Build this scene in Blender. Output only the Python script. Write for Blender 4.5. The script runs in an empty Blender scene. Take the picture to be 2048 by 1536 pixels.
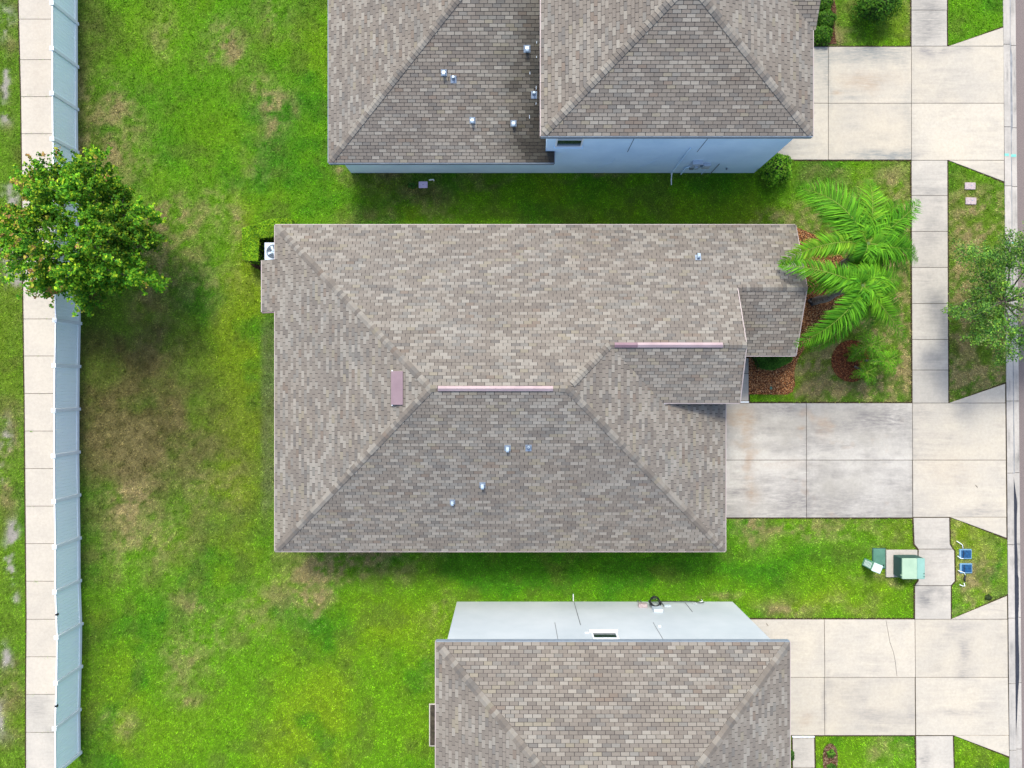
import bpy, bmesh, math, random
import numpy as np
from mathutils import Vector, Matrix

random.seed(7)
rng = np.random.default_rng(7)
SC = bpy.context.scene
COL = SC.collection

# ---------------------------------------------------------------- camera, sky, sun, exposure
H = 30.2            # drone height above the lawn (m)
F = 1421.0          # focal length in photo pixels (2048 wide)
cam_d = bpy.data.cameras.new("camera")
cam_d.sensor_width = 36.0
cam_d.lens = 36.0 * F / 2048.0
cam_d.clip_start = 0.5
cam_d.clip_end = 2000.0
cam = bpy.data.objects.new("camera", cam_d)
cam.location = (0, 0, H)
cam.rotation_euler = (0, 0, 0)
COL.objects.link(cam)
SC.camera = cam

world = bpy.data.worlds.new("World")
SC.world = world
world.use_nodes = True
wn = world.node_tree.nodes
wl = world.node_tree.links
bg = wn["Background"]
sky = wn.new("ShaderNodeTexSky")
sky.sky_type = 'NISHITA'
sky.sun_disc = False
SUN_VEC = Vector((-0.13, 0.55, 0.83)).normalized()
sky.sun_elevation = math.asin(SUN_VEC.z)
sky.sun_rotation = math.atan2(SUN_VEC.x, SUN_VEC.y)
sky.air_density = 1.0
sky.dust_density = 3.0
wl.new(sky.outputs[0], bg.inputs[0])
bg.inputs[1].default_value = 0.15

sun_d = bpy.data.lights.new("sun", 'SUN')
sun_d.energy = 1.6
sun_d.angle = math.radians(11.0)
sun_d.color = (1.0, 0.955, 0.83)
sun = bpy.data.objects.new("sun", sun_d)
sun.rotation_euler = (-SUN_VEC).to_track_quat('-Z', 'Y').to_euler()
sun.location = (0, 0, 60)
COL.objects.link(sun)

SC.view_settings.view_transform = 'Standard'
SC.view_settings.look = 'None'
SC.view_settings.exposure = 1.28
SC.view_settings.gamma = 1.0
SC.view_settings.use_curve_mapping = False
SC.render.engine = 'CYCLES'
SC.cycles.max_bounces = 6
SC.cycles.diffuse_bounces = 3


def P(px, py, z=0.0):
    """photo pixel -> place at height z (nadir pinhole camera)"""
    return ((px - 1024.0) * (H - z) / F, (768.0 - py) * (H - z) / F)


def P3(px, py, z=0.0):
    x, y = P(px, py, z)
    return (x, y, z)


def srgb(r, g, b, k=1.0):
    out = []
    for c in (r, g, b):
        c = c / 255.0
        out.append((c / 12.92 if c <= 0.04045 else ((c + 0.055) / 1.055) ** 2.4) * k)
    return tuple(out)


# ---------------------------------------------------------------- objects and tags
def link(name, mesh, parent=None, kind=None):
    o = bpy.data.objects.new(name, mesh)
    COL.objects.link(o)
    if parent is not None:
        o.parent = parent
    if kind:
        o["kind"] = kind
    return o


def tag(o, label=None, cat=None, group=None, kind=None):
    if label:
        o["label"] = label
    if cat:
        o["category"] = cat
    if group:
        o["group"] = group
    if kind:
        o["kind"] = kind
    return o


def empty(name, loc=(0, 0, 0)):
    o = bpy.data.objects.new(name, None)
    o.location = loc
    o.empty_display_size = 0.2
    COL.objects.link(o)
    return o


def fast_mesh(name, verts, faces, mat, cols=None, smooth=False):
    """verts (n,3) array; faces: (m,k) int array with constant k; cols (n,3) per vertex"""
    me = bpy.data.meshes.new(name)
    verts = np.asarray(verts, dtype=np.float32)
    faces = np.asarray(faces, dtype=np.int32)
    m, k = faces.shape
    me.vertices.add(len(verts))
    me.vertices.foreach_set("co", verts.ravel())
    me.loops.add(m * k)
    me.loops.foreach_set("vertex_index", faces.ravel())
    me.polygons.add(m)
    me.polygons.foreach_set("loop_start", np.arange(0, m * k, k, dtype=np.int32))
    me.polygons.foreach_set("loop_total", np.full(m, k, dtype=np.int32))
    if smooth:
        me.polygons.foreach_set("use_smooth", np.ones(m, dtype=bool))
    me.update(calc_edges=True)
    if cols is not None:
        a = me.color_attributes.new("tint", 'FLOAT_COLOR', 'POINT')
        c4 = np.ones((len(verts), 4), dtype=np.float32)
        c4[:, :3] = cols
        a.data.foreach_set("color", c4.ravel())
    if mat:
        me.materials.append(mat)
    return me


def py_mesh(name, verts, faces, mat, cols=None):
    me = bpy.data.meshes.new(name)
    me.from_pydata([tuple(v) for v in verts], [], faces)
    me.update()
    if cols is not None:
        a = me.color_attributes.new("tint", 'FLOAT_COLOR', 'POINT')
        c4 = np.ones((len(verts), 4), dtype=np.float32)
        c4[:, :3] = np.asarray(cols)
        a.data.foreach_set("color", c4.ravel())
    if mat:
        me.materials.append(mat)
    return me


class MB:
    """collects simple shapes for ONE mesh object"""
    def __init__(self):
        self.v, self.f = [], []

    def poly_prism(self, pts, z0, z1):
        n = len(pts)
        b = len(self.v)
        for x, y in pts:
            self.v.append((x, y, z0))
        for x, y in pts:
            self.v.append((x, y, z1))
        area = sum(pts[i][0] * pts[(i + 1) % n][1] - pts[(i + 1) % n][0] * pts[i][1] for i in range(n))
        top = [b + n + i for i in range(n)]
        bot = [b + i for i in range(n)][::-1]
        if area < 0:
            top = top[::-1]
            bot = bot[::-1]
        self.f.append(top)
        self.f.append(bot)
        for i in range(n):
            j = (i + 1) % n
            q = [b + i, b + j, b + n + j, b + n + i]
            self.f.append(q if area > 0 else q[::-1])
        return self

    def box(self, cx, cy, cz, sx, sy, sz, rz=0.0, M=None):
        b = len(self.v)
        c, s = math.cos(rz), math.sin(rz)
        for dz in (-.5, .5):
            for dx, dy in ((-.5, -.5), (.5, -.5), (.5, .5), (-.5, .5)):
                x, y = dx * sx, dy * sy
                p = Vector((cx + x * c - y * s, cy + x * s + y * c, cz + dz * sz))
                if M is not None:
                    p = M @ p
                self.v.append(tuple(p))
        for q in ((3, 2, 1, 0), (4, 5, 6, 7), (0, 1, 5, 4), (1, 2, 6, 5), (2, 3, 7, 6), (3, 0, 4, 7)):
            self.f.append([b + i for i in q])
        return self

    def tube(self, pts, r, seg=8, r2=None, cap=True):
        pts = [Vector(p) for p in pts]
        n = len(pts)
        b = len(self.v)
        prev = None
        for i, p in enumerate(pts):
            if i == 0:
                d = pts[1] - pts[0]
            elif i == n - 1:
                d = pts[-1] - pts[-2]
            else:
                d = pts[i + 1] - pts[i - 1]
            d.normalize()
            ref = Vector((0, 0, 1)) if abs(d.z) < .9 else Vector((1, 0, 0))
            if prev is not None:
                ref = prev
            u = d.cross(ref)
            if u.length < 1e-5:
                u = d.cross(Vector((0.3, 1, 0.2)))
            u.normalize()
            w = u.cross(d).normalized()
            prev = w
            rr = r if r2 is None else r + (r2 - r) * i / (n - 1)
            for k in range(seg):
                a = 2 * math.pi * k / seg
                self.v.append(tuple(p + (u * math.cos(a) + w * math.sin(a)) * rr))
        for i in range(n - 1):
            for k in range(seg):
                k2 = (k + 1) % seg
                self.f.append([b + i * seg + k, b + i * seg + k2, b + (i + 1) * seg + k2, b + (i + 1) * seg + k])
        if cap:
            self.f.append([b + k for k in range(seg)][::-1])
            self.f.append([b + (n - 1) * seg + k for k in range(seg)])
        return self

    def quad(self, a, b_, c, d):
        b = len(self.v)
        self.v += [tuple(a), tuple(b_), tuple(c), tuple(d)]
        self.f.append([b, b + 1, b + 2, b + 3])
        return self

    def build(self, name, mat, parent=None, kind=None, bevel=0.0, smooth=False, seg=2):
        me = py_mesh(name, self.v, self.f, mat)
        bm = bmesh.new()
        bm.from_mesh(me)
        bmesh.ops.recalc_face_normals(bm, faces=bm.faces)
        if bevel > 0:
            es = [e for e in bm.edges if len(e.link_faces) == 2 and e.calc_face_angle(0) > 0.6]
            bmesh.ops.bevel(bm, geom=es, offset=bevel, segments=seg, affect='EDGES', profile=0.6)
        bm.to_mesh(me)
        bm.free()
        if smooth:
            for p in me.polygons:
                p.use_smooth = True
        return link(name, me, parent, kind)


# ---------------------------------------------------------------- noise (numpy)
_lat = rng.random((512, 512))


def vnoise(x, y, seed=0):
    x = x + seed * 37.17
    y = y + seed * 91.73
    xi = np.floor(x).astype(np.int64)
    yi = np.floor(y).astype(np.int64)
    fx = x - xi
    fy = y - yi
    fx = fx * fx * (3 - 2 * fx)
    fy = fy * fy * (3 - 2 * fy)
    a = _lat[xi & 511, yi & 511]
    b = _lat[(xi + 1) & 511, yi & 511]
    c = _lat[xi & 511, (yi + 1) & 511]
    d = _lat[(xi + 1) & 511, (yi + 1) & 511]
    return (a * (1 - fx) + b * fx) * (1 - fy) + (c * (1 - fx) + d * fx) * fy


def fbm(x, y, scale, seed=0, octv=4):
    s, amp, tot = 0.0, 1.0, 0.0
    f = 1.0 / scale
    for o in range(octv):
        s = s + amp * vnoise(x * f, y * f, seed + o * 5)
        tot += amp
        amp *= 0.55
        f *= 2.03
    return s / tot


def sstep(a, b, x):
    t = np.clip((x - a) / (b - a), 0, 1)
    return t * t * (3 - 2 * t)


# ---------------------------------------------------------------- materials
def new_mat(name):
    m = bpy.data.materials.new(name)
    m.use_nodes = True
    nt = m.node_tree
    return m, nt, nt.nodes, nt.links, nt.nodes["Principled BSDF"]


def noise_node(N, L, scale, detail=4, rough=0.6, coord='pos', vec=None):
    n = N.new("ShaderNodeTexNoise")
    n.inputs["Scale"].default_value = scale
    n.inputs["Detail"].default_value = detail
    n.inputs["Roughness"].default_value = rough
    if vec is None:
        g = N.new("ShaderNodeNewGeometry")
        L.new(g.outputs["Position"], n.inputs["Vector"])
    else:
        L.new(vec, n.inputs["Vector"])
    return n


def ramp(N, L, src, stops):
    r = N.new("ShaderNodeValToRGB")
    el = r.color_ramp.elements
    while len(el) < len(stops):
        el.new(0.5)
    for e, (p, c) in zip(el, stops):
        e.position = p
        e.color = (*c, 1) if len(c) == 3 else c
    L.new(src, r.inputs[0])
    return r


def mixc(N, L, a, b, fac, mode='MIX'):
    m = N.new("ShaderNodeMix")
    m.data_type = 'RGBA'
    m.blend_type = mode
    for sock, val in ((m.inputs[6], a), (m.inputs[7], b)):
        if hasattr(val, 'links'):
            L.new(val, sock)
        else:
            sock.default_value = (*val, 1)
    if hasattr(fac, 'links'):
        L.new(fac, m.inputs[0])
    else:
        m.inputs[0].default_value = fac
    return m.outputs[2]


def bump(N, L, bsdf, src, strength, dist=0.01):
    b = N.new("ShaderNodeBump")
    b.inputs["Strength"].default_value = strength
    b.inputs["Distance"].default_value = dist
    L.new(src, b.inputs["Height"])
    L.new(b.outputs[0], bsdf.inputs["Normal"])


def mat_simple(name, c1, c2=None, scale=6.0, rough=0.7, metal=0.0, bmp=0.0, spec=0.3):
    m, nt, N, L, B = new_mat(name)
    c2 = c2 or tuple(x * 0.82 for x in c1)
    n = noise_node(N, L, scale)
    r = ramp(N, L, n.outputs[0], [(0.3, c2), (0.7, c1)])
    L.new(r.outputs[0], B.inputs["Base Color"])
    B.inputs["Roughness"].default_value = rough
    B.inputs["Metallic"].default_value = metal
    B.inputs["Specular IOR Level"].default_value = spec
    if bmp:
        n2 = noise_node(N, L, scale * 12)
        bump(N, L, B, n2.outputs[0], bmp, 0.01)
    return m


def mat_tint(name, source='attr', rough=0.9, grain=0.25, gscale=90.0, transl=0.0, spec=0.2):
    """colour from the mesh attribute 'tint' or from the object colour, with fine grain"""
    m, nt, N, L, B = new_mat(name)
    if source == 'attr':
        a = N.new("ShaderNodeAttribute")
        a.attribute_name = "tint"
        col = a.outputs["Color"]
    else:
        a = N.new("ShaderNodeObjectInfo")
        col = a.outputs["Color"]
    n = noise_node(N, L, gscale, 3, 0.7)
    g = ramp(N, L, n.outputs[0], [(0.3, (1 - grain,) * 3), (0.7, (1 + grain * 0.6,) * 3)])
    c = mixc(N, L, col, g.outputs[0], 1.0, 'MULTIPLY')
    L.new(c, B.inputs["Base Color"])
    B.inputs["Roughness"].default_value = rough
    B.inputs["Specular IOR Level"].default_value = spec
    if transl > 0:
        t = N.new("ShaderNodeBsdfTranslucent")
        L.new(c, t.inputs[0])
        mx = N.new("ShaderNodeMixShader")
        mx.inputs[0].default_value = transl
        L.new(B.outputs[0], mx.inputs[1])
        L.new(t.outputs[0], mx.inputs[2])
        L.new(mx.outputs[0], nt.nodes["Material Output"].inputs[0])
    return m


def mat_concrete(name, warm, cool, stain_shade, amount, scale=0.45, streak=(0.5, 4.0), offs=(0, 0, 0), objvar=0.05, blotch=0.0):
    m, nt, N, L, B = new_mat(name)
    g = N.new("ShaderNodeNewGeometry")
    mp = N.new("ShaderNodeMapping")
    mp.inputs["Location"].default_value = offs
    L.new(g.outputs["Position"], mp.inputs[0])
    big = noise_node(N, L, scale, 5, 0.62, vec=mp.outputs[0])
    base = ramp(N, L, big.outputs[0], [(0.38, cool), (0.62, warm)])
    # dark mildew with broomed streaks
    mp2 = N.new("ShaderNodeMapping")
    mp2.inputs["Location"].default_value = (offs[0] + 3, offs[1] + 9, 0)
    mp2.inputs["Scale"].default_value = (streak[0], streak[1], 1)
    L.new(g.outputs["Position"], mp2.inputs[0])
    st = noise_node(N, L, 1.1, 8, 0.72, vec=mp2.outputs[0])
    mid = noise_node(N, L, scale * 1.9, 6, 0.66, vec=mp2.outputs[0])
    mul = N.new("ShaderNodeMath")
    mul.operation = 'MULTIPLY'
    s1 = ramp(N, L, st.outputs[0], [(0.40, (0, 0, 0)), (0.78, (1, 1, 1))])
    s2n = noise_node(N, L, scale * 1.3, 5, 0.6, vec=mp.outputs[0])
    s2 = ramp(N, L, s2n.outputs[0], [(0.42, (0, 0, 0)), (0.72, (1, 1, 1))])
    L.new(s1.outputs[0], mul.inputs[0])
    L.new(s2.outputs[0], mul.inputs[1])
    am = N.new("ShaderNodeMath")
    am.operation = 'MULTIPLY'
    am.inputs[1].default_value = amount
    am.use_clamp = True
    L.new(mul.outputs[0], am.inputs[0])
    c = mixc(N, L, base.outputs[0], stain_shade, am.outputs[0])
    fine = noise_node(N, L, 9, 8, 0.8)
    fr = ramp(N, L, fine.outputs[0], [(0.3, (0.86, 0.86, 0.865)), (0.7, (1.08, 1.08, 1.08))])
    c = mixc(N, L, c, fr.outputs[0], 1.0, 'MULTIPLY')
    oi = N.new("ShaderNodeObjectInfo")
    orr = ramp(N, L, oi.outputs["Random"], [(0, (1 - objvar,) * 3), (1, (1 + objvar,) * 3)])
    c = mixc(N, L, c, orr.outputs[0], 1.0, 'MULTIPLY')
    ga = N.new("ShaderNodeAttribute")
    ga.attribute_name = "grime"
    sepg = N.new("ShaderNodeSeparateColor")
    L.new(ga.outputs["Color"], sepg.inputs[0])
    gn = noise_node(N, L, 5.0, 9, 0.78, vec=mp2.outputs[0])
    for ch, colr, lo, hi in ((0, stain_shade, .36, .62), (1, srgb(172, 148, 122, .62), .34, .60)):
        gr_ = ramp(N, L, gn.outputs[0], [(lo, (.12, .12, .12)), (hi, (1, 1, 1))])
        gm_ = N.new("ShaderNodeMath")
        gm_.operation = 'MULTIPLY'
        gm_.use_clamp = True
        L.new(gr_.outputs[0], gm_.inputs[0])
        L.new(sepg.outputs[ch], gm_.inputs[1])
        c = mixc(N, L, c, colr, gm_.outputs[0])
    if blotch > 0:
        bn = noise_node(N, L, 0.8, 3, 0.5, vec=mp.outputs[0])
        br = ramp(N, L, bn.outputs[0], [(0.60, (0, 0, 0)), (0.70, (1, 1, 1))])
        bm_ = N.new("ShaderNodeMath")
        bm_.operation = 'MULTIPLY'
        bm_.inputs[1].default_value = blotch
        L.new(br.outputs[0], bm_.inputs[0])
        c = mixc(N, L, c, srgb(168, 140, 112, .75), bm_.outputs[0])
    L.new(c, B.inputs["Base Color"])
    B.inputs["Roughness"].default_value = 0.88
    B.inputs["Specular IOR Level"].default_value = 0.2
    bump(N, L, B, fine.outputs[0], 0.25, 0.01)
    return m


KC = 0.55
M_conc_drive_top = mat_concrete("driveway_concrete_pale", srgb(225, 215, 195, KC), srgb(216, 208, 192, KC), srgb(140, 148, 150, KC), 1.0, offs=(4, 2, 0))
M_conc_drive_mid = mat_concrete("driveway_concrete_stained", srgb(220, 216, 206, KC), srgb(196, 192, 181, KC), srgb(140, 137, 136, KC), 1.55, streak=(0.55, 2.4), offs=(12, 7, 0), blotch=0.35)
M_conc_apron = mat_concrete("apron_concrete", srgb(224, 215, 196, KC), srgb(216, 209, 194, KC), srgb(150, 148, 148, KC), 0.9, offs=(20, 31, 0))
M_conc_walk = mat_concrete("sidewalk_concrete", srgb(220, 213, 200, KC), srgb(205, 200, 189, KC), srgb(136, 136, 134, KC), 0.9, offs=(31, 11, 0), objvar=0.06)
M_conc_path = mat_concrete("path_concrete", srgb(223, 214, 198, KC), srgb(214, 206, 192, KC), srgb(180, 176, 168, KC), 0.5, offs=(7, 41, 0), objvar=0.03)
M_conc_curb = mat_concrete("curb_concrete", srgb(222, 216, 206, KC), srgb(200, 196, 188, KC), srgb(118, 118, 116, KC), 1.5, streak=(5, 0.5), offs=(2, 5, 0), objvar=0.07)
M_conc_old = mat_concrete("weathered_concrete", srgb(96, 88, 74, .6), srgb(60, 56, 46, .6), srgb(36, 34, 30, .6), 1.2, scale=3, offs=(2, 5, 0))
M_soil = mat_simple("soil", srgb(84, 70, 44, .55), srgb(46, 40, 24, .5), 9, 0.95, bmp=.5)
M_asphalt = mat_simple("asphalt", srgb(150, 138, 134, .62), srgb(118, 108, 106, .6), 30, 0.9, bmp=.6)
M_lawnbase = mat_tint("lawn_soil_and_thatch", 'attr', 0.95, 0.35, 22)
M_grass = mat_tint("grass_blades", 'attr', 0.75, 0.0, 20, transl=0.3)
M_shingle_a = mat_tint("asphalt_shingle_field", 'attr', 0.95, 0.14, 45)
M_shingle_o = mat_tint("asphalt_shingle_single", 'obj', 0.95, 0.14, 45)
M_deck = mat_simple("roofing_felt", srgb(60, 55, 58, .55), srgb(40, 37, 40, .5), 8, 0.95)
M_fascia = mat_simple("painted_fascia", srgb(206, 192, 190, .62), None, 3, 0.6)
M_fascia_blue = mat_simple("painted_fascia_bluegrey", srgb(150, 165, 180, .6), None, 3, 0.6)
M_wall_main = mat_simple("stucco_beige", srgb(205, 195, 180, .7), None, 3, 0.85, bmp=.3)
M_wall_blue = mat_simple("stucco_pale_blue", srgb(206, 233, 252, .97), srgb(188, 220, 244, .90), 0.5, 0.9, bmp=.35)
M_wall_grey = mat_simple("stucco_pale_grey", srgb(220, 229, 234, .64), srgb(205, 217, 224, .60), 0.4, 0.9, bmp=.35)
M_joint = mat_simple("wall_joint_sealant", srgb(120, 138, 152, .7), None, 4, 0.8)
M_joint_g = mat_simple("wall_joint_sealant_grey", srgb(128, 134, 138, .6), None, 4, 0.8)
M_white = mat_simple("white_vinyl", (0.72, 0.76, 0.78), (0.66, 0.71, 0.74), 3, 0.4)
M_vinyl = mat_simple("white_vinyl_board", (0.84, 0.92, 0.93), (0.80, 0.90, 0.92), 1.1, 0.5)
M_black = mat_simple("black_rubber", (0.015, 0.016, 0.02), None, 9, 0.45)
M_glass = mat_simple("window_glass", (0.03, 0.045, 0.045), (0.015, 0.022, 0.022), 4, 0.08, spec=0.7)
M_ridge = mat_simple("pink_ridge_metal", srgb(206, 184, 186, .56), srgb(190, 168, 172, .54), 2.5, 0.45)
M_ridge_d = mat_simple("mauve_ridge_metal", srgb(170, 140, 150, .50), None, 2.5, 0.5)
M_mauve = mat_simple("mauve_vent_metal", srgb(168, 144, 152, .50), srgb(158, 134, 143, .48), 2.5, 0.5)
M_galv = mat_simple("galvanised_metal", (0.42, 0.52, 0.58), (0.30, 0.38, 0.46), 7, 0.35, metal=0.35)
M_lead = mat_simple("lead_flashing", (0.25, 0.31, 0.38), (0.16, 0.2, 0.26), 12, 0.5, metal=0.3)
M_acwhite = mat_simple("painted_steel_pale_blue", (0.44, 0.52, 0.60), None, 4, 0.4)
M_acdark = mat_simple("dark_blue_grey_metal", (0.04, 0.06, 0.085), None, 5, 0.5)
M_green_dark = mat_simple("dark_green_enamel", (0.028, 0.085, 0.072), (0.02, 0.065, 0.055), 5, 0.6)
M_green_lid = mat_simple("faded_green_enamel", srgb(178, 206, 178, .66), srgb(166, 196, 170, .62), 2.5, 0.6)
M_green_lid2 = mat_simple("faded_bluegreen_enamel", srgb(152, 196, 184, .62), srgb(140, 186, 172, .6), 2.5, 0.6)
M_green_box = mat_simple("grey_green_plastic", srgb(96, 146, 126, .6), srgb(80, 130, 110, .6), 6, 0.7)
M_green_ped = mat_simple("mint_plastic", srgb(120, 184, 152, .62), None, 6, 0.6)
M_pedwhite = mat_simple("sun_bleached_plastic", srgb(214, 236, 232, .7), None, 6, 0.6)
M_bluelid = mat_simple("blue_plastic_lid", srgb(40, 108, 160, .55), srgb(20, 66, 112, .5), 14, 0.5)
M_bluerim = mat_simple("pale_blue_plastic_rim", srgb(120, 165, 195, .7), None, 8, 0.6)
M_pinkconc = mat_simple("pinkish_concrete_lid", srgb(216, 200, 200, .6), srgb(176, 160, 164, .55), 14, 0.85)
M_lilac = mat_simple("lilac_plastic_lid", srgb(206, 194, 222, .9), srgb(190, 176, 208, .85), 14, 0.8)
M_tealpaint = mat_simple("teal_marking_paint", srgb(96, 200, 186, .72), srgb(140, 200, 190, .72), 18, 0.8)
M_puddle = mat_simple("wet_grime", (0.018, 0.020, 0.028), (0.03, 0.033, 0.042), 6, 0.35)
M_dirtline = mat_simple("gutter_grime", (0.13, 0.14, 0.15), (0.25, 0.26, 0.27), 2.5, 0.9)
M_bark = mat_simple("bark", srgb(160, 152, 136, .6), srgb(110, 102, 88, .6), 14, 0.95, bmp=.6)
M_palmtrunk = mat_simple("palm_trunk", srgb(172, 166, 156, .65), srgb(96, 90, 84, .6), 10, 0.95, bmp=.6)
M_rachis = mat_simple("frond_midrib", srgb(150, 178, 60, .55), srgb(120, 150, 44, .5), 4, 0.6)
M_leaf = mat_tint("leaf", 'attr', 0.65, 0.0, 20, transl=0.30, spec=0.10)
M_core = mat_simple("shrub_inside_twigs", (0.02, 0.035, 0.01), None, 6, 1.0)
M_mulch = mat_tint("mulch_chips", 'attr', 0.95, 0.2, 60)
M_crack = mat_simple("crack_line", (0.08, 0.07, 0.065), None, 5, 1.0)

# ================================================================ GROUND
g = MB()
g.poly_prism([(-400, -400), (400, -400), (400, 400), (-400, 400)], -0.6, -0.35)
gr = g.build("ground", mat_simple("far_ground", (0.06, 0.11, 0.02), (0.09, 0.12, 0.03), 0.4, 0.95), kind='structure')

CURB_L = lambda y: 2005.5 + (y / 1536.0) * 13.0          # photo x of the curb's lawn edge


def lawn_edge_x(Y):
    """world x of the lawn / curb boundary for a world y"""
    py = 768.0 - Y * F / H
    return (CURB_L(py) - 1024.0) * H / F


# polygons (photo px, on the ground) that carry no grass
slab_polys = []
GRIME = [(1740, 105, 85, 20, .95), (1640, 120, 22, 60, .5), (1800, 312, 60, 10, .7), (1740, 312, 80, 8, .55), (1655, 160, 5, 60, .5), (1815, 240, 10, 90, .35), (1850, 105, 12, 6, 1), (1886, 107, 14, 5, .9), (1990, 88, 14, 10, .8),
         (1925, 98, 22, 5, .8), (1857, 55, 40, 32, .85), (1857, 12, 40, 20, .6), (1857, 385, 34, 7, .6), (1857, 470, 30, 50, .4), (1888, 640, 8, 50, .5), (1862, 725, 30, 60, .25), (1840, 560, 24, 60, .15), (1870, 600, 18, 20, .3),
         (1560, 820, 60, 12, .9), (1700, 850, 100, 18, .7), (1765, 830, 50, 22, .7), (1660, 890, 100, 12, .55), (1700, 1005, 150, 26, .6), (1570, 1000, 60, 26, .55), (1640, 1030, 190, 6, .7), (1540, 960, 60, 10, .4), (1700, 945, 90, 8, .4), (1612, 960, 5, 80, .4), (1800, 850, 20, 40, .4),
         (1950, 1024, 45, 10, .7), (1985, 1064, 16, 10, .7), (1930, 1060, 30, 10, .4), (1850, 830, 30, 14, .4), (1900, 880, 60, 10, .2),
         (1860, 1120, 30, 26, .5), (1848, 1198, 12, 20, 1.2), (1893, 1112, 9, 20, 1.1), (1865, 1160, 14, 14, .6), (1882, 1190, 5, 20, .5), (1866, 1178, 16, 8, .7), (1878, 1050, 20, 20, .4), (1845, 1045, 12, 14, .3),
         (1930, 1300, 16, 30, .9), (1925, 1345, 14, 10, .8), (1920, 1250, 22, 8, .6), (1740, 1430, 44, 12, .7), (1722, 1395, 10, 8, .5), (1910, 1427, 60, 7, .6), (1820, 1430, 8, 12, .5), (1640, 1280, 12, 30, .25), (1850, 1515, 10, 24, .8), (1810, 1250, 14, 8, .4), (1650, 1410, 4, 60, .8), (1824, 920, 4, 120, .4),
         (75, 1420, 22, 30, .5), (1600, 1510, 20, 20, .4)]
RUST = [(1498, 850, 11, 34, .55), (1497, 925, 8, 60, .45), (1472, 832, 26, 18, .7), (1600, 854, 9, 3, 1.2), (1503, 990, 14, 18, .7), (1648, 852, 12, 20, .5), (1480, 890, 30, 8, .4), (1600, 1060, 4, 4, .3), (1668, 190, 12, 5, .9), (1735, 160, 60, 14, .35),
        (1720, 170, 40, 20, .3), (1560, 930, 60, 10, .25), (1610, 1440, 14, 12, .4), (1900, 940, 60, 30, .2), (80, 120, 20, 300, .12)]


def slab(poly_px, mat, parent, z1=0.035, gap=0.011, z0=-0.25, name="concrete_slab"):
    pts = [P(*p) for p in poly_px]
    cx = sum(p[0] for p in pts) / len(pts)
    cy = sum(p[1] for p in pts) / len(pts)
    slab_polys.append(pts)
    # pull every side in by the joint width
    n = len(pts)
    area = sum(pts[i][0] * pts[(i + 1) % n][1] - pts[(i + 1) % n][0] * pts[i][1] for i in range(n))
    if area < 0:
        pts = pts[::-1]
    ins = []
    for i in range(n):
        p0, p1, p2 = Vector(pts[i - 1]), Vector(pts[i]), Vector(pts[(i + 1) % n])
        d1 = (p1 - p0).normalized()
        d2 = (p2 - p1).normalized()
        n1 = Vector((-d1.y, d1.x))
        n2 = Vector((-d2.y, d2.x))
        bis = n1 + n2
        k = gap / max(0.25, (bis.length ** 2) / 2)
        ins.append(tuple(p1 + bis * k))
    if n == 4:
        q = 30
        t_ = np.linspace(0, 1, q)
        A, B_ = np.meshgrid(t_, t_)
        c4 = np.array(ins)
        XY = (c4[0][None, None] * ((1 - A) * (1 - B_))[..., None] + c4[1][None, None] * (A * (1 - B_))[..., None]
              + c4[2][None, None] * (A * B_)[..., None] + c4[3][None, None] * ((1 - A) * B_)[..., None]).reshape(-1, 2)
        vs = [(x, y, z1) for x, y in XY]
        fs = [[j * q + i, j * q + i + 1, (j + 1) * q + i + 1, (j + 1) * q + i] for j in range(q - 1) for i in range(q - 1)]
        b = len(vs)
        vs += [(x, y, z0) for x, y in ins]
        cr = [0, q - 1, q * q - 1, q * (q - 1)]
        for i in range(4):
            j = (i + 1) % 4
            fs.append([b + i, b + j, cr[j], cr[i]])
        gx_, gy_ = XY[:, 0], XY[:, 1]
        ppx, ppy = gx_ * F / H + 1024, 768 - gy_ * F / H
        ppx = ppx + (fbm(gx_, gy_, .5, 71) - .5) * 26
        ppy = ppy + (fbm(gx_, gy_, .5, 72) - .5) * 26
        gm = np.zeros((len(vs), 3))
        for ci, lst in ((0, GRIME), (1, RUST)):
            for (bx, by, rx, ry, s_) in lst:
                gm[:len(gx_), ci] += s_ * np.exp(-(((ppx - bx) / rx) ** 2 + ((ppy - by) / ry) ** 2))
        me = py_mesh(name, vs, fs, mat)
        a_ = me.color_attributes.new("grime", 'FLOAT_COLOR', 'POINT')
        c4_ = np.ones((len(vs), 4), dtype=np.float32)
        c4_[:, :3] = np.clip(gm, 0, 1)
        a_.data.foreach_set("color", c4_.ravel())
        return link(name, me, parent)
    m = MB().poly_prism(ins, z0, z1)
    o = m.build(name, mat, parent, bevel=0.008, seg=1)
    return o


def structure(name, label=None):
    o = empty(name)
    o["kind"] = 'structure'
    return o


# --- driveways
dw1 = structure("driveway")
xj1, xj2 = 1656, 1822
for (x0, x1) in ((1480, xj1), (xj1, xj2)):
    for (ya, yb) in ((94, 207), (207, 320)):
        slab([(x0, ya), (x1, ya), (x1, yb), (x0, yb)], M_conc_drive_top, dw1)
ap = structure("driveway")
slab([(1822, 93), (2006.5, 93), (2007, 207), (1822, 207)], M_conc_apron, ap)
slab([(1822, 207), (2007, 207), (2007.5, 321), (1822, 321)], M_conc_apron, ap)
slab([(1896, 93), (2006, 55), (2006.5, 93)], M_conc_apron, ap)
slab([(1896, 321), (2007.5, 321), (2008, 364)], M_conc_apron, ap)

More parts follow.
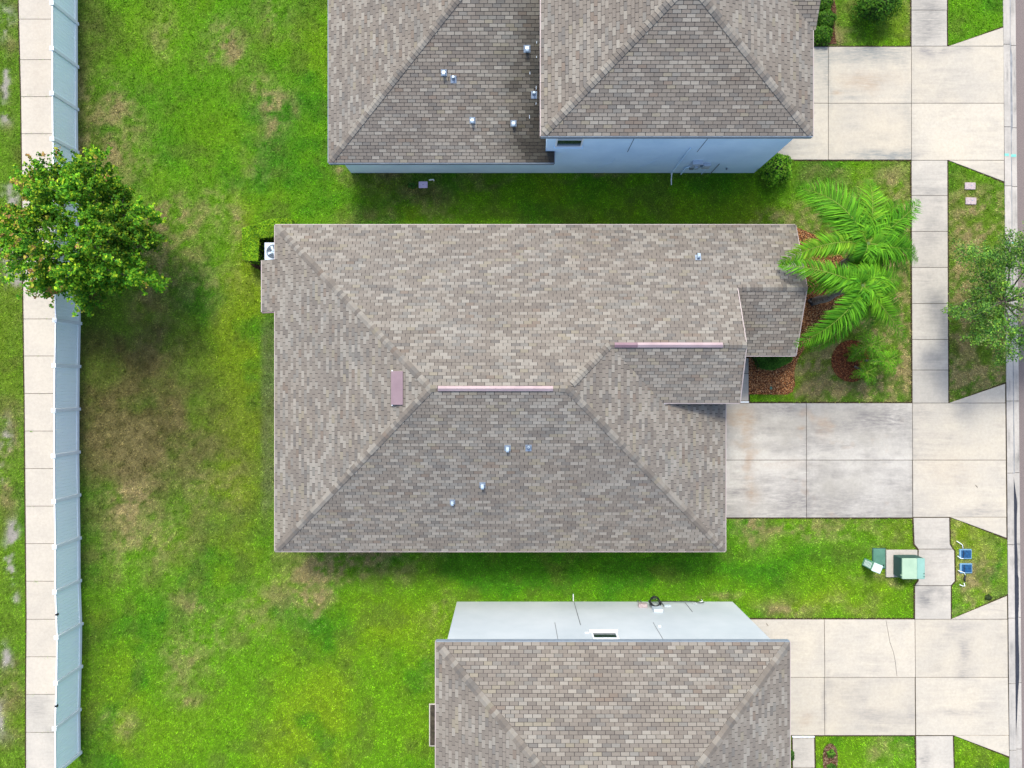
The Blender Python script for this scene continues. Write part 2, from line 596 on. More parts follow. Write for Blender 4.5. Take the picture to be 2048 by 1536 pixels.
dw2 = structure("driveway")
for (x0, x1) in ((1400, 1612), (1612, 1824)):
    for (ya, yb) in ((806, 920), (920, 1035)):
        slab([(x0, ya), (x1, ya), (x1 + .5, yb), (x0 + .5, yb)], M_conc_drive_mid, dw2)
ap2 = structure("driveway")
slab([(1824, 806), (2010, 806), (2011, 920), (1824.5, 920)], M_conc_apron, ap2)
slab([(1824.5, 920), (2011, 920), (2012, 1034), (1825, 1034)], M_conc_apron, ap2)
slab([(1897, 806), (2010, 767), (2010, 806)], M_conc_apron, ap2)
slab([(1899, 1034), (2012, 1034), (2012.5, 1076)], M_conc_apron, ap2)

dw3 = structure("driveway")
for (x0, x1) in ((1400, 1648), (1648, 1829)):
    for (ya, yb) in ((1238, 1354), (1354, 1470)):
        slab([(x0, ya), (x1, ya), (x1 + 1, yb), (x0 + 1, yb)], M_conc_apron, dw3)
crk = MB()
cp = [(1771, 1240), (1775, 1262), (1779, 1284), (1786, 1304), (1790, 1324), (1791, 1336), (1793, 1352)]
for a, b in zip(cp, cp[1:]):
    for q in range(3):
        pass
    (ax, ay), (bx, by) = P(*a), P(*b)
    crk.quad((ax - .009, ay, .0375), (ax + .009, ay, .0375), (bx + .008, by, .0375), (bx - .008, by, .0375))
crk.build("crack", M_crack, dw3)
ap3 = structure("driveway")
slab([(1829, 1238), (2014, 1238), (2015, 1354), (1830, 1354)], M_conc_apron, ap3)
slab([(1830, 1354), (2015, 1354), (2017, 1470), (1831, 1470)], M_conc_apron, ap3)
slab([(1901, 1238), (2013.5, 1191), (2014, 1238)], M_conc_apron, ap3)
slab([(1906, 1470), (2017, 1470), (2018, 1513)], M_conc_apron, ap3)

# --- front sidewalk, panel by panel
sw = structure("sidewalk")
ys = [-60, 21, 93]
for a, b in zip(ys, ys[1:]):
    slab([(1822, a), (1893, a), (1893.5, b), (1822, b)], M_conc_walk, sw)
ys = [321, 391, 463, 535, 607, 679, 740, 806]
for a, b in zip(ys, ys[1:]):
    f = lambda y: (y - 321) / 485 * 2
    slab([(1822 + f(a), a), (1894 + f(a), a), (1894 + f(b), b), (1822 + f(b), b)], M_conc_walk, sw)
slab([(1826, 1035), (1898, 1035), (1899, 1088), (1905, 1098), (1836, 1098), (1828, 1088)], M_conc_walk, sw)
slab([(1836, 1098), (1905, 1098), (1908, 1101), (1909, 1162), (1901, 1171), (1829, 1171), (1836, 1162)], M_conc_walk, sw)
slab([(1829, 1171), (1901, 1171), (1901, 1238), (1829, 1238)], M_conc_walk, sw)
for a, b in ((1471, 1545), (1545, 1620)):
    slab([(1831, a), (1905, a), (1907, b), (1832, b)], M_conc_walk, sw)

# --- entry walks
wk = structure("footpath")
slab([(1470, 716), (1497, 716), (1497, 747), (1470, 747)], M_conc_walk, wk)
slab([(1440, 747), (1497, 747), (1497, 802), (1440, 802)], M_conc_walk, wk)
wk2 = structure("footpath")
slab([(1584.5, 1475), (1628, 1475), (1629, 1534), (1585, 1534)], M_conc_walk, wk2)
slab([(1585, 1534), (1629, 1534), (1629, 1600), (1585, 1600)], M_conc_walk, wk2)
for (xa, xb, y) in ((1449, 1497, 804), (1584, 1628, 1472.5)):
    (ax, ay), (bx, by) = P(xa, y), P(xb, y)
    e = MB().box((ax + bx) / 2, ay, 0.03, bx - ax, 0.055, 0.05).build("expansion_strip", M_white, wk if y < 900 else wk2)

# --- back path behind the fence
bp = structure("footpath")
pl = [(-60, 37), (0, 38), (190, 43), (340, 45), (600, 47.5), (787, 50), (1012, 52), (1238, 54), (1400, 53), (1620, 53)]
plx = lambda y: float(np.interp(y, [a for a, _ in pl], [b for _, b in pl]))
ysj = [-40, 39, 120, 194, 268, 342, 416, 490, 564, 638, 712, 787, 862, 937, 1012, 1087, 1162, 1238, 1313, 1388, 1464, 1540, 1610]
for a, b in zip(ysj, ysj[1:]):
    slab([(plx(a), a), (plx(a) + 73, a), (plx(b) + 73, b), (plx(b), b)], M_conc_path if a < 1380 else M_conc_walk, bp, gap=0.010)

# --- soil sheet right under the concrete (dark joints and trimmed edges)
so = MB()
for pts in slab_polys:
    c = Vector((sum(p[0] for p in pts) / len(pts), sum(p[1] for p in pts) / len(pts)))
for i, poly in enumerate([
    [(1480, 92.2), (1823, 92.2), (1823, 322), (1480, 322)],
    [(1398, 804.5), (1825.5, 804.5), (1826.5, 1036.6), (1398, 1036.6)],
    [(1398, 1236.3), (1830, 1236.3), (1832.5, 1472), (1398, 1472)],
    [(1821, -80), (1895, -80), (1895, 92), (1823, 92)],
]):
    pass

# --- curb and gutter, road
cb = structure("curb")
jy = [-90, 89, 254, 372, 516, 660, 802, 946, 1089, 1236, 1367, 1500, 1640]
ROADZ = -0.10


def curb_seg(ya, yb):
    pa, pb = [], []
    # profile: (px offset from lawn edge, z)
    prof = [(0, -0.25), (0, 0.030), (13.0, 0.025), (15.5, ROADZ + 0.02), (28.5, ROADZ + 0.012), (28.5, -0.25)]
    m = MB()
    gp = 0.012
    rows = []
    for (y, s) in ((ya, -1), (yb, 1)):
        r = []
        for off, z in prof:
            X, Y = P(CURB_L(y) + off, y)
            Y += gp if s > 0 else -gp
            r.append((X, Y, z))
        rows.append(r)
    n = len(prof)
    m.v = rows[0] + rows[1]
    for i in range(n - 1):
        m.f.append([i, i + 1, n + i + 1, n + i])
    m.f.append([0, n, 2 * n - 1, n - 1])
    m.f.append(list(range(n)))
    m.f.append([2 * n - 1 - i for i in range(n)])
    return m.build("curb_segment", M_conc_curb, cb)


for a, b in zip(jy, jy[1:]):
    curb_seg(a, b)
# grime line along the curb face and teal survey paint
gl = MB()
ysg = list(range(-60, 960, 12))
for a, b in zip(ysg, ysg[1:]):
    wa = 1.2 + 2.2 * vnoise(np.array([a / 60.]), np.array([0.3]))[0] + (2.0 if 100 < a < 260 else 0)
    wb = 1.2 + 2.2 * vnoise(np.array([b / 60.]), np.array([0.3]))[0] + (2.0 if 100 < b < 260 else 0)
    gz = ROADZ + 0.0235
    q = [P(CURB_L(a) + 15.7, a), P(CURB_L(a) + 15.7 + wa, a), P(CURB_L(b) + 15.7 + wb, b), P(CURB_L(b) + 15.7, b)]
    gl.quad(*[(x, y, gz) for x, y in q])
o = gl.build("gutter_grime", M_dirtline, cb)
pd = MB()
ysg = list(range(950, 1485, 8))
for a, b in zip(ysg, ysg[1:]):
    def wdt(y):
        t = min(1, (y - 950) / 60.0) * min(1, (1485 - y) / 130.0)
        return max(0.15, t * (5.5 + 2.5 * vnoise(np.array([y / 40.]), np.array([7.3]))[0] + (1.5 if y > 1150 else 0)))
    gz = ROADZ + 0.0245
    q = [P(CURB_L(a) + 15.8, a), P(CURB_L(a) + 15.8 + wdt(a), a), P(CURB_L(b) + 15.8 + wdt(b), b), P(CURB_L(b) + 15.8, b)]
    pd.quad(*[(x, y, gz) for x, y in q])
pd.build("wet_stain", M_puddle, cb)
for ym in (310, 486):
    tp = MB()
    for k in range(6):
        xa, xb = k * 4.4, k * 4.4 + 4.4
        zc = 0.034 if xb < 13.2 else ROADZ + 0.026
        if 13.2 < xb < 17.6 or 13.2 < xa < 15.5:
            xa, zc = 15.6, ROADZ + 0.026
        h0 = 2.4 + 0.6 * random.random()
        q = [P(CURB_L(ym) + xa, ym - h0), P(CURB_L(ym) + xb, ym - h0), P(CURB_L(ym) + xb, ym + h0), P(CURB_L(ym) + xa, ym + h0)]
        tp.quad(*[(x, y, zc) for x, y in q])
    tp.build("survey_paint_mark", M_tealpaint, cb)
rd = MB()
pa = [P(CURB_L(-700) + 28.8, -700), P(CURB_L(2300) + 28.8, 2300)]
rd.poly_prism([pa[0], pa[1], (pa[1][0] + 8, pa[1][1]), (pa[0][0] + 8, pa[0][1])], -0.3, ROADZ)
rd.build("road", M_asphalt, kind='structure')

# ---------------------------------------------------------------- lawn colour
blobs = [  # px, py, rx, ry, strength of dead / bare (tan), darkbrown
    (470, 110, 28, 45, .75, 0), (545, 218, 34, 52, .7, 0), (235, 215, 50, 40, .55, 0), (240, 310, 62, 60, .42, .1),
    (330, 70, 40, 40, .35, 0), (540, 20, 30, 40, .35, 0), (515, 330, 40, 40, .35, 0), (185, 330, 60, 90, .25, .3), (160, 200, 30, 170, .2, .2),
    (350, 445, 70, 40, .4, 0), (420, 410, 40, 30, .3, 0), (470, 450, 30, 40, .6, 0), (330, 500, 60, 70, .45, .2), (440, 560, 60, 60, .3, 0),
    (300, 560, 60, 60, .25, .3), (240, 690, 115, 90, .0, .50), (280, 800, 150, 110, .04, .40), (215, 880, 90, 100, .10, .35), (330, 930, 150, 120, .12, .30),
    (260, 1010, 45, 80, .45, .05), (240, 990, 20, 30, .4, 0), (440, 980, 60, 60, .25, .1), (350, 860, 80, 60, .08, .3), (330, 690, 50, 60, .15, .3), (300, 1090, 90, 50, .35, .1),
    (620, 1160, 40, 50, .5, 0), (700, 1122, 100, 26, .85, 0), (690, 1150, 70, 25, .35, .2), (800, 1110, 80, 16, .4, .3), (640, 1195, 30, 16, .4, 0),
    (370, 1190, 30, 20, .35, 0), (560, 1195, 40, 30, .25, 0), (400, 1280, 70, 60, .25, 0), (370, 1340, 40, 60, .25, 0), (240, 1465, 22, 22, .5, 0),
    (385, 1400, 22, 22, .45, 0), (390, 1190, 20, 14, .3, 0), (500, 1225, 60, 40, .25, 0), (860, 1290, 20, 80, .15, 0), (880, 1230, 30, 30, .3, 0),
    (690, 335, 16, 26, .7, 0), (770, 362, 66, 18, .3, .6), (850, 395, 60, 20, .2, .4), (820, 425, 130, 14, .3, 0), (960, 350, 120, 10, .2, .3), (1190, 350, 60, 8, .4, .2),
    (1560, 438, 60, 16, .5, 0), (1600, 460, 40, 18, .3, 0), (1660, 350, 50, 20, .3, 0), (1780, 350, 40, 40, .35, 0), (1790, 420, 30, 50, .3, 0),
    (1640, 760, 60, 40, .45, 0), (1600, 800, 60, 10, .3, 0), (1790, 560, 30, 60, .65, 0), (1760, 640, 60, 30, .45, 0), (1800, 720, 22, 80, .55, 0), (1740, 790, 90, 20, .55, 0),
    (1650, 725, 30, 40, .45, .1), (1945, 420, 30, 30, .35, 0), (1925, 490, 25, 40, .45, 0), (1920, 590, 25, 80, .4, 0), (1940, 680, 24, 24, .2, .6), (1960, 740, 50, 20, .6, 0), (1910, 770, 20, 30, .4, 0),
    (1985, 745, 20, 20, .5, 0), (1940, 540, 30, 30, .2, 0), (1660, 60, 14, 40, .3, .4), (1680, 80, 40, 20, .35, .1), (1720, 20, 40, 20, .2, .1), (1815, 60, 8, 60, .4, 0),
    (1510, 1055, 28, 26, .75, 0), (1560, 1045, 80, 10, .35, 0), (1610, 1060, 60, 20, .35, 0), (1720, 1060, 90, 12, .25, 0), (1560, 1215, 30, 30, .4, 0), (1590, 1225, 60, 12, .35, 0), (1700, 1215, 60, 22, .25, 0),
    (1450, 1200, 50, 8, .4, 0), (1925, 1075, 16, 26, .5, 0), (1925, 1160, 22, 30, .5, 0), (1960, 1150, 40, 70, .42, 0), (1930, 1210, 30, 30, .35, 0), (1755, 1100, 22, 10, .5, 0), (1750, 1155, 22, 12, .4, 0), (1800, 1160, 50, 6, .4, 0),
    (1740, 1500, 20, 40, .3, 0), (1780, 1490, 40, 30, .25, 0), (1730, 1160, 10, 8, .3, 0),
    (20, 90, 18, 60, .3, .1), (20, 235, 14, 40, .3, .1), (20, 560, 28, 60, .35, .1), (14, 880, 18, 70, .5, .1), (14, 980, 20, 60, .5, .1), (20, 1400, 20, 100, .35, .2),
]
sand = [(12, 60, 9, 26), (8, 180, 8, 30), (14, 235, 10, 14), (12, 410, 14, 22), (18, 545, 16, 26), (32, 552, 10, 12), (6, 500, 8, 22), (15, 1075, 10, 20), (22, 1100, 8, 35), (26, 1140, 6, 14), (22, 1300, 9, 20),
        (20, 1325, 7, 14), (8, 1450, 8, 30), (10, 880, 7, 30), (38, 1200, 6, 12), (10, 950, 8, 14)]
deep = [(330, 200, 120, 60, .5), (430, 1110, 60, 26, .7), (480, 1170, 60, 30, .6), (640, 1240, 50, 60, .8), (1500, 1130, 140, 40, .65), (1650, 1110, 120, 34, .5), (1100, 1150, 320, 50, .45), (1290, 1130, 200, 30, .4), (310, 1220, 40, 50, .6), (330, 1340, 60, 60, .3),
        (560, 250, 60, 200, .3), (1960, 530, 26, 26, .7), (1998, 500, 8, 120, .7), (1955, 770, 26, 20, .8), (1985, 720, 16, 30, .5), (1985, 1110, 16, 40, .8), (1978, 1145, 14, 14, .9), (1995, 1200, 12, 40, .8), (1950, 1130, 14, 14, .3), (340, 300, 60, 50, .5), (1780, 1470, 40, 14, .5),
        (560, 1110, 60, 50, .5), (480, 40, 60, 60, .3), (1915, 60, 30, 30, .3), (400, 625, 40, 80, .35), (30, 700, 20, 80, .4), (36, 330, 14, 80, .3)]
yellow = [(490, 700, 50, 260, .9), (500, 500, 40, 120, .6), (480, 880, 50, 160, .8), (300, 60, 90, 80, .3), (800, 1240, 140, 60, .5), (300, 1440, 160, 80, .35), (640, 1440, 120, 90, .45), (1640, 1210, 140, 26, .6), (1960, 1100, 50, 90, .8), (1660, 1170, 200, 60, .3), (760, 1260, 60, 60, .3),
          (1560, 430, 60, 20, .6), (860, 1400, 60, 140, .4), (1900, 480, 60, 120, .3), (1800, 60, 30, 60, .7), (420, 250, 90, 50, .3), (1700, 760, 120, 40, .2), (1980, 1160, 20, 60, .2)]


def px_of(X, Y):
    return X * F / H + 1024.0, 768.0 - Y * F / H


C_GREEN = np.array((0.150, 0.375, 0.006))
C_DEEP = np.array((0.062, 0.260, 0.005))
C_YEL = np.array((0.250, 0.400, 0.009))
C_OLIVE = np.array((0.165, 0.215, 0.030))
C_TAN = np.array((0.40, 0.33, 0.15))
C_DEAD = np.array((0.118, 0.104, 0.030))
C_SAND = np.array((0.46, 0.43, 0.38))


def lawn_colour(X, Y):
    px, py = px_of(X, Y)
    wx = px + (fbm(X, Y, 1.3, 60) - .5) * 90
    wy = py + (fbm(X, Y, 1.3, 61) - .5) * 90
    tan = np.zeros_like(X)
    dead = np.zeros_like(X)
    for (bx, by, rx, ry, t, d) in blobs:
        q = np.exp(-(((wx - bx) / rx) ** 2 + ((wy - by) / ry) ** 2))
        tan += t * q
        dead += d * q
    sd = np.zeros_like(X)
    for (bx, by, rx, ry) in sand:
        sd += np.exp(-(((wx * .5 + px * .5 - bx) / rx) ** 2 + ((wy - by) / ry) ** 2))
    dp = np.zeros_like(X)
    for (bx, by, rx, ry, s) in deep:
        dp += s * np.exp(-(((wx - bx) / rx) ** 2 + ((wy - by) / ry) ** 2))
    ye = np.zeros_like(X)
    for (bx, by, rx, ry, s) in yellow:
        ye += s * np.exp(-(((wx - bx) / rx) ** 2 + ((wy - by) / ry) ** 2))
    n1 = fbm(X, Y, 2.4, 3, 5)
    n2 = fbm(X, Y, 0.9, 11, 5)
    n3 = fbm(X, Y, 0.22, 23, 4)
    n4 = fbm(X, Y, 3.6, 44, 4)
    front = sstep(1550, 1650, px) * (1 - sstep(1000, 1100, py)) * sstep(330, 400, py) * .6      # thinner lawn by the road
    left = (1 - sstep(34, 60, px)) * 0.4
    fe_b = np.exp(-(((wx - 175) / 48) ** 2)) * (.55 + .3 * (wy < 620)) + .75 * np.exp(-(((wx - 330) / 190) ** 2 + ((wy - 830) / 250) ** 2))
    dp = dp + sstep(.52, .72, n1) * .8 + sstep(.55, .75, n2) * .25
    ye = ye + sstep(.52, .72, n4) * .45
    c = C_GREEN[None, :] * np.ones((len(X), 1))
    k = np.clip(ye, 0, 1)[:, None]
    c = c * (1 - k) + C_YEL * k
    k = np.clip(dp, 0, 1)[:, None] * .9
    c = c * (1 - k) + C_DEEP * k
    k = np.clip(sstep(.47, .75, n2) * .45 + front * .7 + left, 0, .9)[:, None]
    c = c * (1 - k) + C_OLIVE * k
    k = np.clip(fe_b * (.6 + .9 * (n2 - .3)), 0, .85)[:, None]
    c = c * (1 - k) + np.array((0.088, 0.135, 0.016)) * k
    k = np.clip(dead * (.75 + 1.2 * (n2 - .35)) * 1.25, 0, .92)[:, None]
    c = c * (1 - k) + C_DEAD * k
    k = np.clip(tan * sstep(.30, .66, n3 * .6 + n2 * .4) * 1.6 + front * sstep(.45, .6, n3) * .8, 0, .9)[:, None]
    c = c * (1 - k) + C_TAN * k
    gs = np.exp(-(((px - 537) / 15) ** 4)) * sstep(600, 680, py) * (1 - sstep(980, 1080, py))
    k = np.clip(gs * (.35 + .6 * n3), 0, .8)[:, None]
    c = c * (1 - k) + np.array((0.17, 0.20, 0.085)) * k
    sdk = np.clip(sd * sstep(.38, .55, n3 * .5 + n2 * .5) * 1.5, 0, 1)
    k = sdk[:, None]
    c = c * (1 - k) + C_SAND * k
    c = c * (0.80 + 0.42 * n3)[:, None]
    return c, sdk


# the lawn sheet (one fine grid from behind the path to the curb)
gx = np.arange(-26.0, 21.2, 0.14)
gy = np.arange(-20.0, 20.01, 0.14)
GX, GY = np.meshgrid(gx, gy)
sh = GX.shape
fx, fy = GX.ravel().copy(), GY.ravel()
edge = np.array([lawn_edge_x(v) for v in gy])
lim = np.repeat(edge, sh[1])
fx = np.minimum(fx, lim - 0.005)
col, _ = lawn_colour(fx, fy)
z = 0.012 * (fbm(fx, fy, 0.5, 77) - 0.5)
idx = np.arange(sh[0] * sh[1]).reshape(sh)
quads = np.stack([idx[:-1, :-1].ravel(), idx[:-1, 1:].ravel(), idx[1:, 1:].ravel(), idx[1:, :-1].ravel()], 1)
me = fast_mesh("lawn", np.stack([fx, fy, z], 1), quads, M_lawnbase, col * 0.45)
lawn = link("lawn", me, kind='structure')

# beds without grass (photo px)
BED_FRONT = [(1497, 700), (1497, 789), (1574, 789), (1584, 784), (1590, 770), (1588, 742), (1596, 716), (1640, 650), (1690, 604), (1704, 560), (1690, 520), (1650, 484), (1625, 468), (1601, 458), (1590, 455), (1520, 455), (1480, 600)]
BED_RING = [(1702 + 40 * math.cos(a), 722 + 42 * math.sin(a)) for a in np.linspace(0, 2 * math.pi, 24, endpoint=False)]
BED_SMALL = [(1660 + 15 * math.cos(a), 1512 + (26 if math.sin(a) < 0 else 60) * math.sin(a)) for a in np.linspace(0, 2 * math.pi, 20, endpoint=False)]
BED_AC = [(488, 470), (515, 456), (555, 445), (560, 560), (545, 549), (525, 541), (510, 536), (497, 524), (485, 521)]
BED_NORTH = [(1628, -40), (1662, -40), (1672, 20), (1668, 55), (1672, 88), (1628, 90)]
HOUSES = [(-8.87, -6.17, 7.95, 5.85), (7.9, 1.3, 10.65, 5.85), (-6.84, 8.97, 1.3, 22), (1.3, 8.97, 10.29, 22), (-2.34, -22, 9.37, -9.25)]


def inpoly(X, Y, pts):
    r = np.zeros(X.shape, dtype=bool)
    n = len(pts)
    j = n - 1
    for i in range(n):
        xi, yi = pts[i]
        xj, yj = pts[j]
        cond = ((yi > Y) != (yj > Y)) & (X < (xj - xi) * (Y - yi) / (yj - yi + 1e-12) + xi)
        r ^= cond
        j = i
    return r


def grow(pts, m):
    n = len(pts)
    area = sum(pts[i][0] * pts[(i + 1) % n][1] - pts[(i + 1) % n][0] * pts[i][1] for i in range(n))
    if area < 0:
        pts = pts[::-1]
    out = []
    for i in range(n):
        p0, p1, p2 = Vector(pts[i - 1]), Vector(pts[i]), Vector(pts[(i + 1) % n])
        d1 = (p1 - p0).normalized()
        d2 = (p2 - p1).normalized()
        bis = Vector((d1.y, -d1.x)) + Vector((d2.y, -d2.x))
        k = m / max(0.5, (bis.length ** 2) / 2)
        out.append(tuple(p1 + bis * k))
    return out


# dark trimmed soil edge under the slabs
bare = []
for pts in slab_polys:
    bare.append(grow(pts, 0.035))
soil = MB()
for i, pts in enumerate(slab_polys):
    gpts = grow(pts, 0.055)
    zz = 0.010 + 0.00025 * i
    soil.v += [(x, min(y, 1e9), zz) for x, y in gpts]
    b = len(soil.v) - len(gpts)
    soil.f.append([b + k for k in range(len(gpts))])
so = soil.build("soil", M_soil, kind='structure')

NB = 1050000
bxs = rng.uniform(-22.3, 21.0, NB)
bys = rng.uniform(-16.8, 16.8, NB)
pxs, pys = px_of(bxs, bys)
keep = (pxs > -25) & (pys > -25) & (pys < 1561) & (bxs < (CURB_L(pys) - 1024) * H / F - 0.015)
for (x0, y0, x1, y1) in HOUSES:
    keep &= ~((bxs > x0 - .03) & (bxs < x1 + .03) & (bys > y0 - .03) & (bys < y1 + .03))
rag = vnoise(bxs / .12, bys / .12, 4) * .6 + vnoise(bxs / .4, bys / .4, 6) * .4
for pts in bare:
    inn = inpoly(bxs, bys, pts)
    cx0 = sum(p[0] for p in pts) / len(pts)
    if cx0 < -15:
        inner = inpoly(bxs, bys, grow(pts, -.09))
        inn &= inner | (rag < .62)
    keep &= ~inn
for bed in (BED_FRONT, BED_RING, BED_SMALL, BED_AC, BED_NORTH):
    keep &= ~inpoly(bxs, bys, [P(*p) for p in bed])
# nothing where a wide roof hides the lawn from above
keep &= ~((bxs > -8.6) & (bxs < 7.6) & (bys > -5.9) & (bys < 5.6))
bxs, bys = bxs[keep], bys[keep]
cb_, sdk = lawn_colour(bxs, bys)
k2 = rng.random(len(bxs)) > sdk * 0.93
bxs, bys, cb_ = bxs[k2], bys[k2], cb_[k2]
n = len(bxs)
tuft = fbm(bxs, bys, 0.16, 91, 3)
hgt = (0.028 + 0.035 * rng.random(n)) * (0.6 + 0.9 * tuft)
ang = rng.uniform(0, 2 * np.pi, n)
wid = 0.010 + 0.014 * rng.random(n)
lean = (0.02 + 0.05 * rng.random(n))
ang2 = rng.uniform(0, 2 * np.pi, n)
v = np.zeros((n, 3, 3), dtype=np.float32)
v[:, 0, 0] = bxs - np.cos(ang) * wid
v[:, 0, 1] = bys - np.sin(ang) * wid
v[:, 1, 0] = bxs + np.cos(ang) * wid
v[:, 1, 1] = bys + np.sin(ang) * wid
v[:, 2, 0] = bxs + np.cos(ang2) * lean
v[:, 2, 1] = bys + np.sin(ang2) * lean
v[:, 2, 2] = hgt
v[:, :2, 2] = 0.004
clm = vnoise(bxs / .075, bys / .075, 3) * .6 + vnoise(bxs / .16, bys / .16, 9) * .4
vary = (0.70 + 0.6 * rng.random(n)) * (0.30 + 1.30 * clm)
dry = (rng.random(n) < 0.07)
cb_[dry] = cb_[dry] * .75 + C_TAN * .22
cb_ = cb_ * vary[:, None]
cc = np.repeat(cb_, 3, axis=0)
cc[2::3] *= 1.15
me = fast_mesh("grass", v.reshape(-1, 3), np.arange(n * 3).reshape(-1, 3), M_grass, cc)
gro = link("grass", me)
tag(gro, "patchy mown green grass with tan dry spots around the houses", "grass", kind='stuff')
print("grass blades", n)


# ---------------------------------------------------------------- mulch beds
def scatter_chips(name, poly_px, per_m2, pal, label, zmax=0.05, size=(0.02, 0.055), extra=None):
    pts = [P(*p) for p in poly_px]
    x0, x1 = min(p[0] for p in pts), max(p[0] for p in pts)
    y0, y1 = min(p[1] for p in pts), max(p[1] for p in pts)
    N_ = int((x1 - x0) * (y1 - y0) * per_m2)
    X = rng.uniform(x0, x1, N_)
    Y = rng.uniform(y0, y1, N_)
    k = inpoly(X, Y, pts)
    for (hx0, hy0, hx1, hy1) in HOUSES:
        k &= ~((X > hx0) & (X < hx1) & (Y > hy0) & (Y < hy1))
    X, Y = X[k], Y[k]
    n = len(X)
    a = rng.uniform(0, np.pi, n)
    L_ = rng.uniform(size[0], size[1], n)
    W_ = L_ * rng.uniform(.25, .5, n)
    Z = rng.uniform(0.025, zmax, n)
    tz = rng.uniform(-.35, .35, n) * L_
    v = np.zeros((n, 4, 3))
    for q, (sx, sy) in enumerate(((-1, -1), (1, -1), (1, 1), (-1, 1))):
        v[:, q, 0] = X + sx * L_ / 2 * np.cos(a) - sy * W_ / 2 * np.sin(a)
        v[:, q, 1] = Y + sx * L_ / 2 * np.sin(a) + sy * W_ / 2 * np.cos(a)
        v[:, q, 2] = Z + sx * tz / 2
    pal = np.array(pal)
    c = pal[rng.integers(0, len(pal), n)] * rng.uniform(.6, 1.35, n)[:, None]
    me = fast_mesh(name, v.reshape(-1, 3), np.arange(n * 4).reshape(-1, 4), M_mulch, np.repeat(c, 4, axis=0))
    o = link(name, me)
    tag(o, label, "mulch", kind='stuff')
    # the bed's own soil
    b = MB()
    b.v = [(x, y, 0.024) for x, y in pts]
    b.f = [list(range(len(pts)))]
    s = py_mesh("mulch_bed_soil", b.v, b.f, MULCH_BASE)
    so_ = link("mulch_bed_soil", s, o, kind='stuff')
    return o


MULCH_BASE = mat_simple("mulch_base", srgb(110, 64, 34, .5), srgb(60, 36, 20, .45), 18, 0.95, bmp=.6)
pal_m = [srgb(172, 112, 64, .7), srgb(196, 140, 90, .7), srgb(140, 84, 48, .65), srgb(214, 168, 122, .7), srgb(110, 68, 42, .6)]
pal_r = [srgb(158, 86, 50, .55), srgb(128, 66, 40, .5), srgb(190, 128, 84, .55), srgb(100, 52, 32, .5)]
pal_d = [srgb(120, 90, 66, .5), srgb(84, 58, 44, .5), srgb(168, 130, 104, .5)]
scatter_chips("mulch", BED_FRONT, 1500, pal_m, "reddish brown bark mulch bed along the front of the middle house")
scatter_chips("mulch", BED_RING, 1500, pal_r, "round ring of red brown mulch under the small feathery palm")
scatter_chips("mulch", BED_SMALL, 1300, [srgb(160, 134, 106, .5), srgb(110, 86, 64, .45), srgb(188, 164, 134, .5)], "narrow worn mulch patch with a weed in the bottom front lawn")
scatter_chips("mulch", BED_AC, 1200, pal_d, "dark mulch around the air conditioner at the rear corner")
scatter_chips("mulch", BED_NORTH, 900, pal_d, "shaded mulch strip under the shrubs beside the upper house")


# ================================================================ ROOFS
PK = 0.44
PAL = np.array([srgb(206, 202, 190, PK), srgb(192, 186, 174, PK), srgb(171, 163, 152, PK), srgb(164, 156, 146, PK), srgb(152, 145, 137, PK),
                srgb(172, 171, 164, PK), srgb(146, 144, 140, PK), srgb(190, 183, 161, PK), srgb(163, 147, 133, PK)])
_pm = PAL.mean(0)
PAL = (_pm + (PAL - _pm) * 0.68) * np.array((.86, .845, .84))
PALH = {  # weights over the palette per house
    'main': np.array([.16, .20, .22, .16, .07, .08, .05, .04, .02]),
    'south': np.array([.15, .18, .19, .14, .06, .13, .07, .06, .02]),
    'top': np.array([.10, .20, .20, .20, .14, .05, .05, .03, .03]),
    'bottom': np.array([.12, .22, .22, .18, .10, .06, .05, .03, .02]),
}
TAB, EXPO = 0.305, 0.127


def clip_poly(poly, pts):
    """Sutherland-Hodgman: clip convex 'poly' by convex CCW polygon pts"""
    out = poly
    n = len(pts)
    for i in range(n):
        ax, ay = pts[i]
        bx, by = pts[(i + 1) % n]
        ex, ey = bx - ax, by - ay
        inp = out
        out = []
        if not inp:
            break
        m = len(inp)
        for k in range(m):
            p, q = inp[k], inp[(k + 1) % m]
            dp_ = ex * (p[1] - ay) - ey * (p[0] - ax)
            dq = ex * (q[1] - ay) - ey * (q[0] - ax)
            if dp_ >= 0:
                out.append(p)
            if (dp_ >= 0) != (dq >= 0):
                t = dp_ / (dp_ - dq)
                out.append((p[0] + (q[0] - p[0]) * t, p[1] + (q[1] - p[1]) * t))
    return out


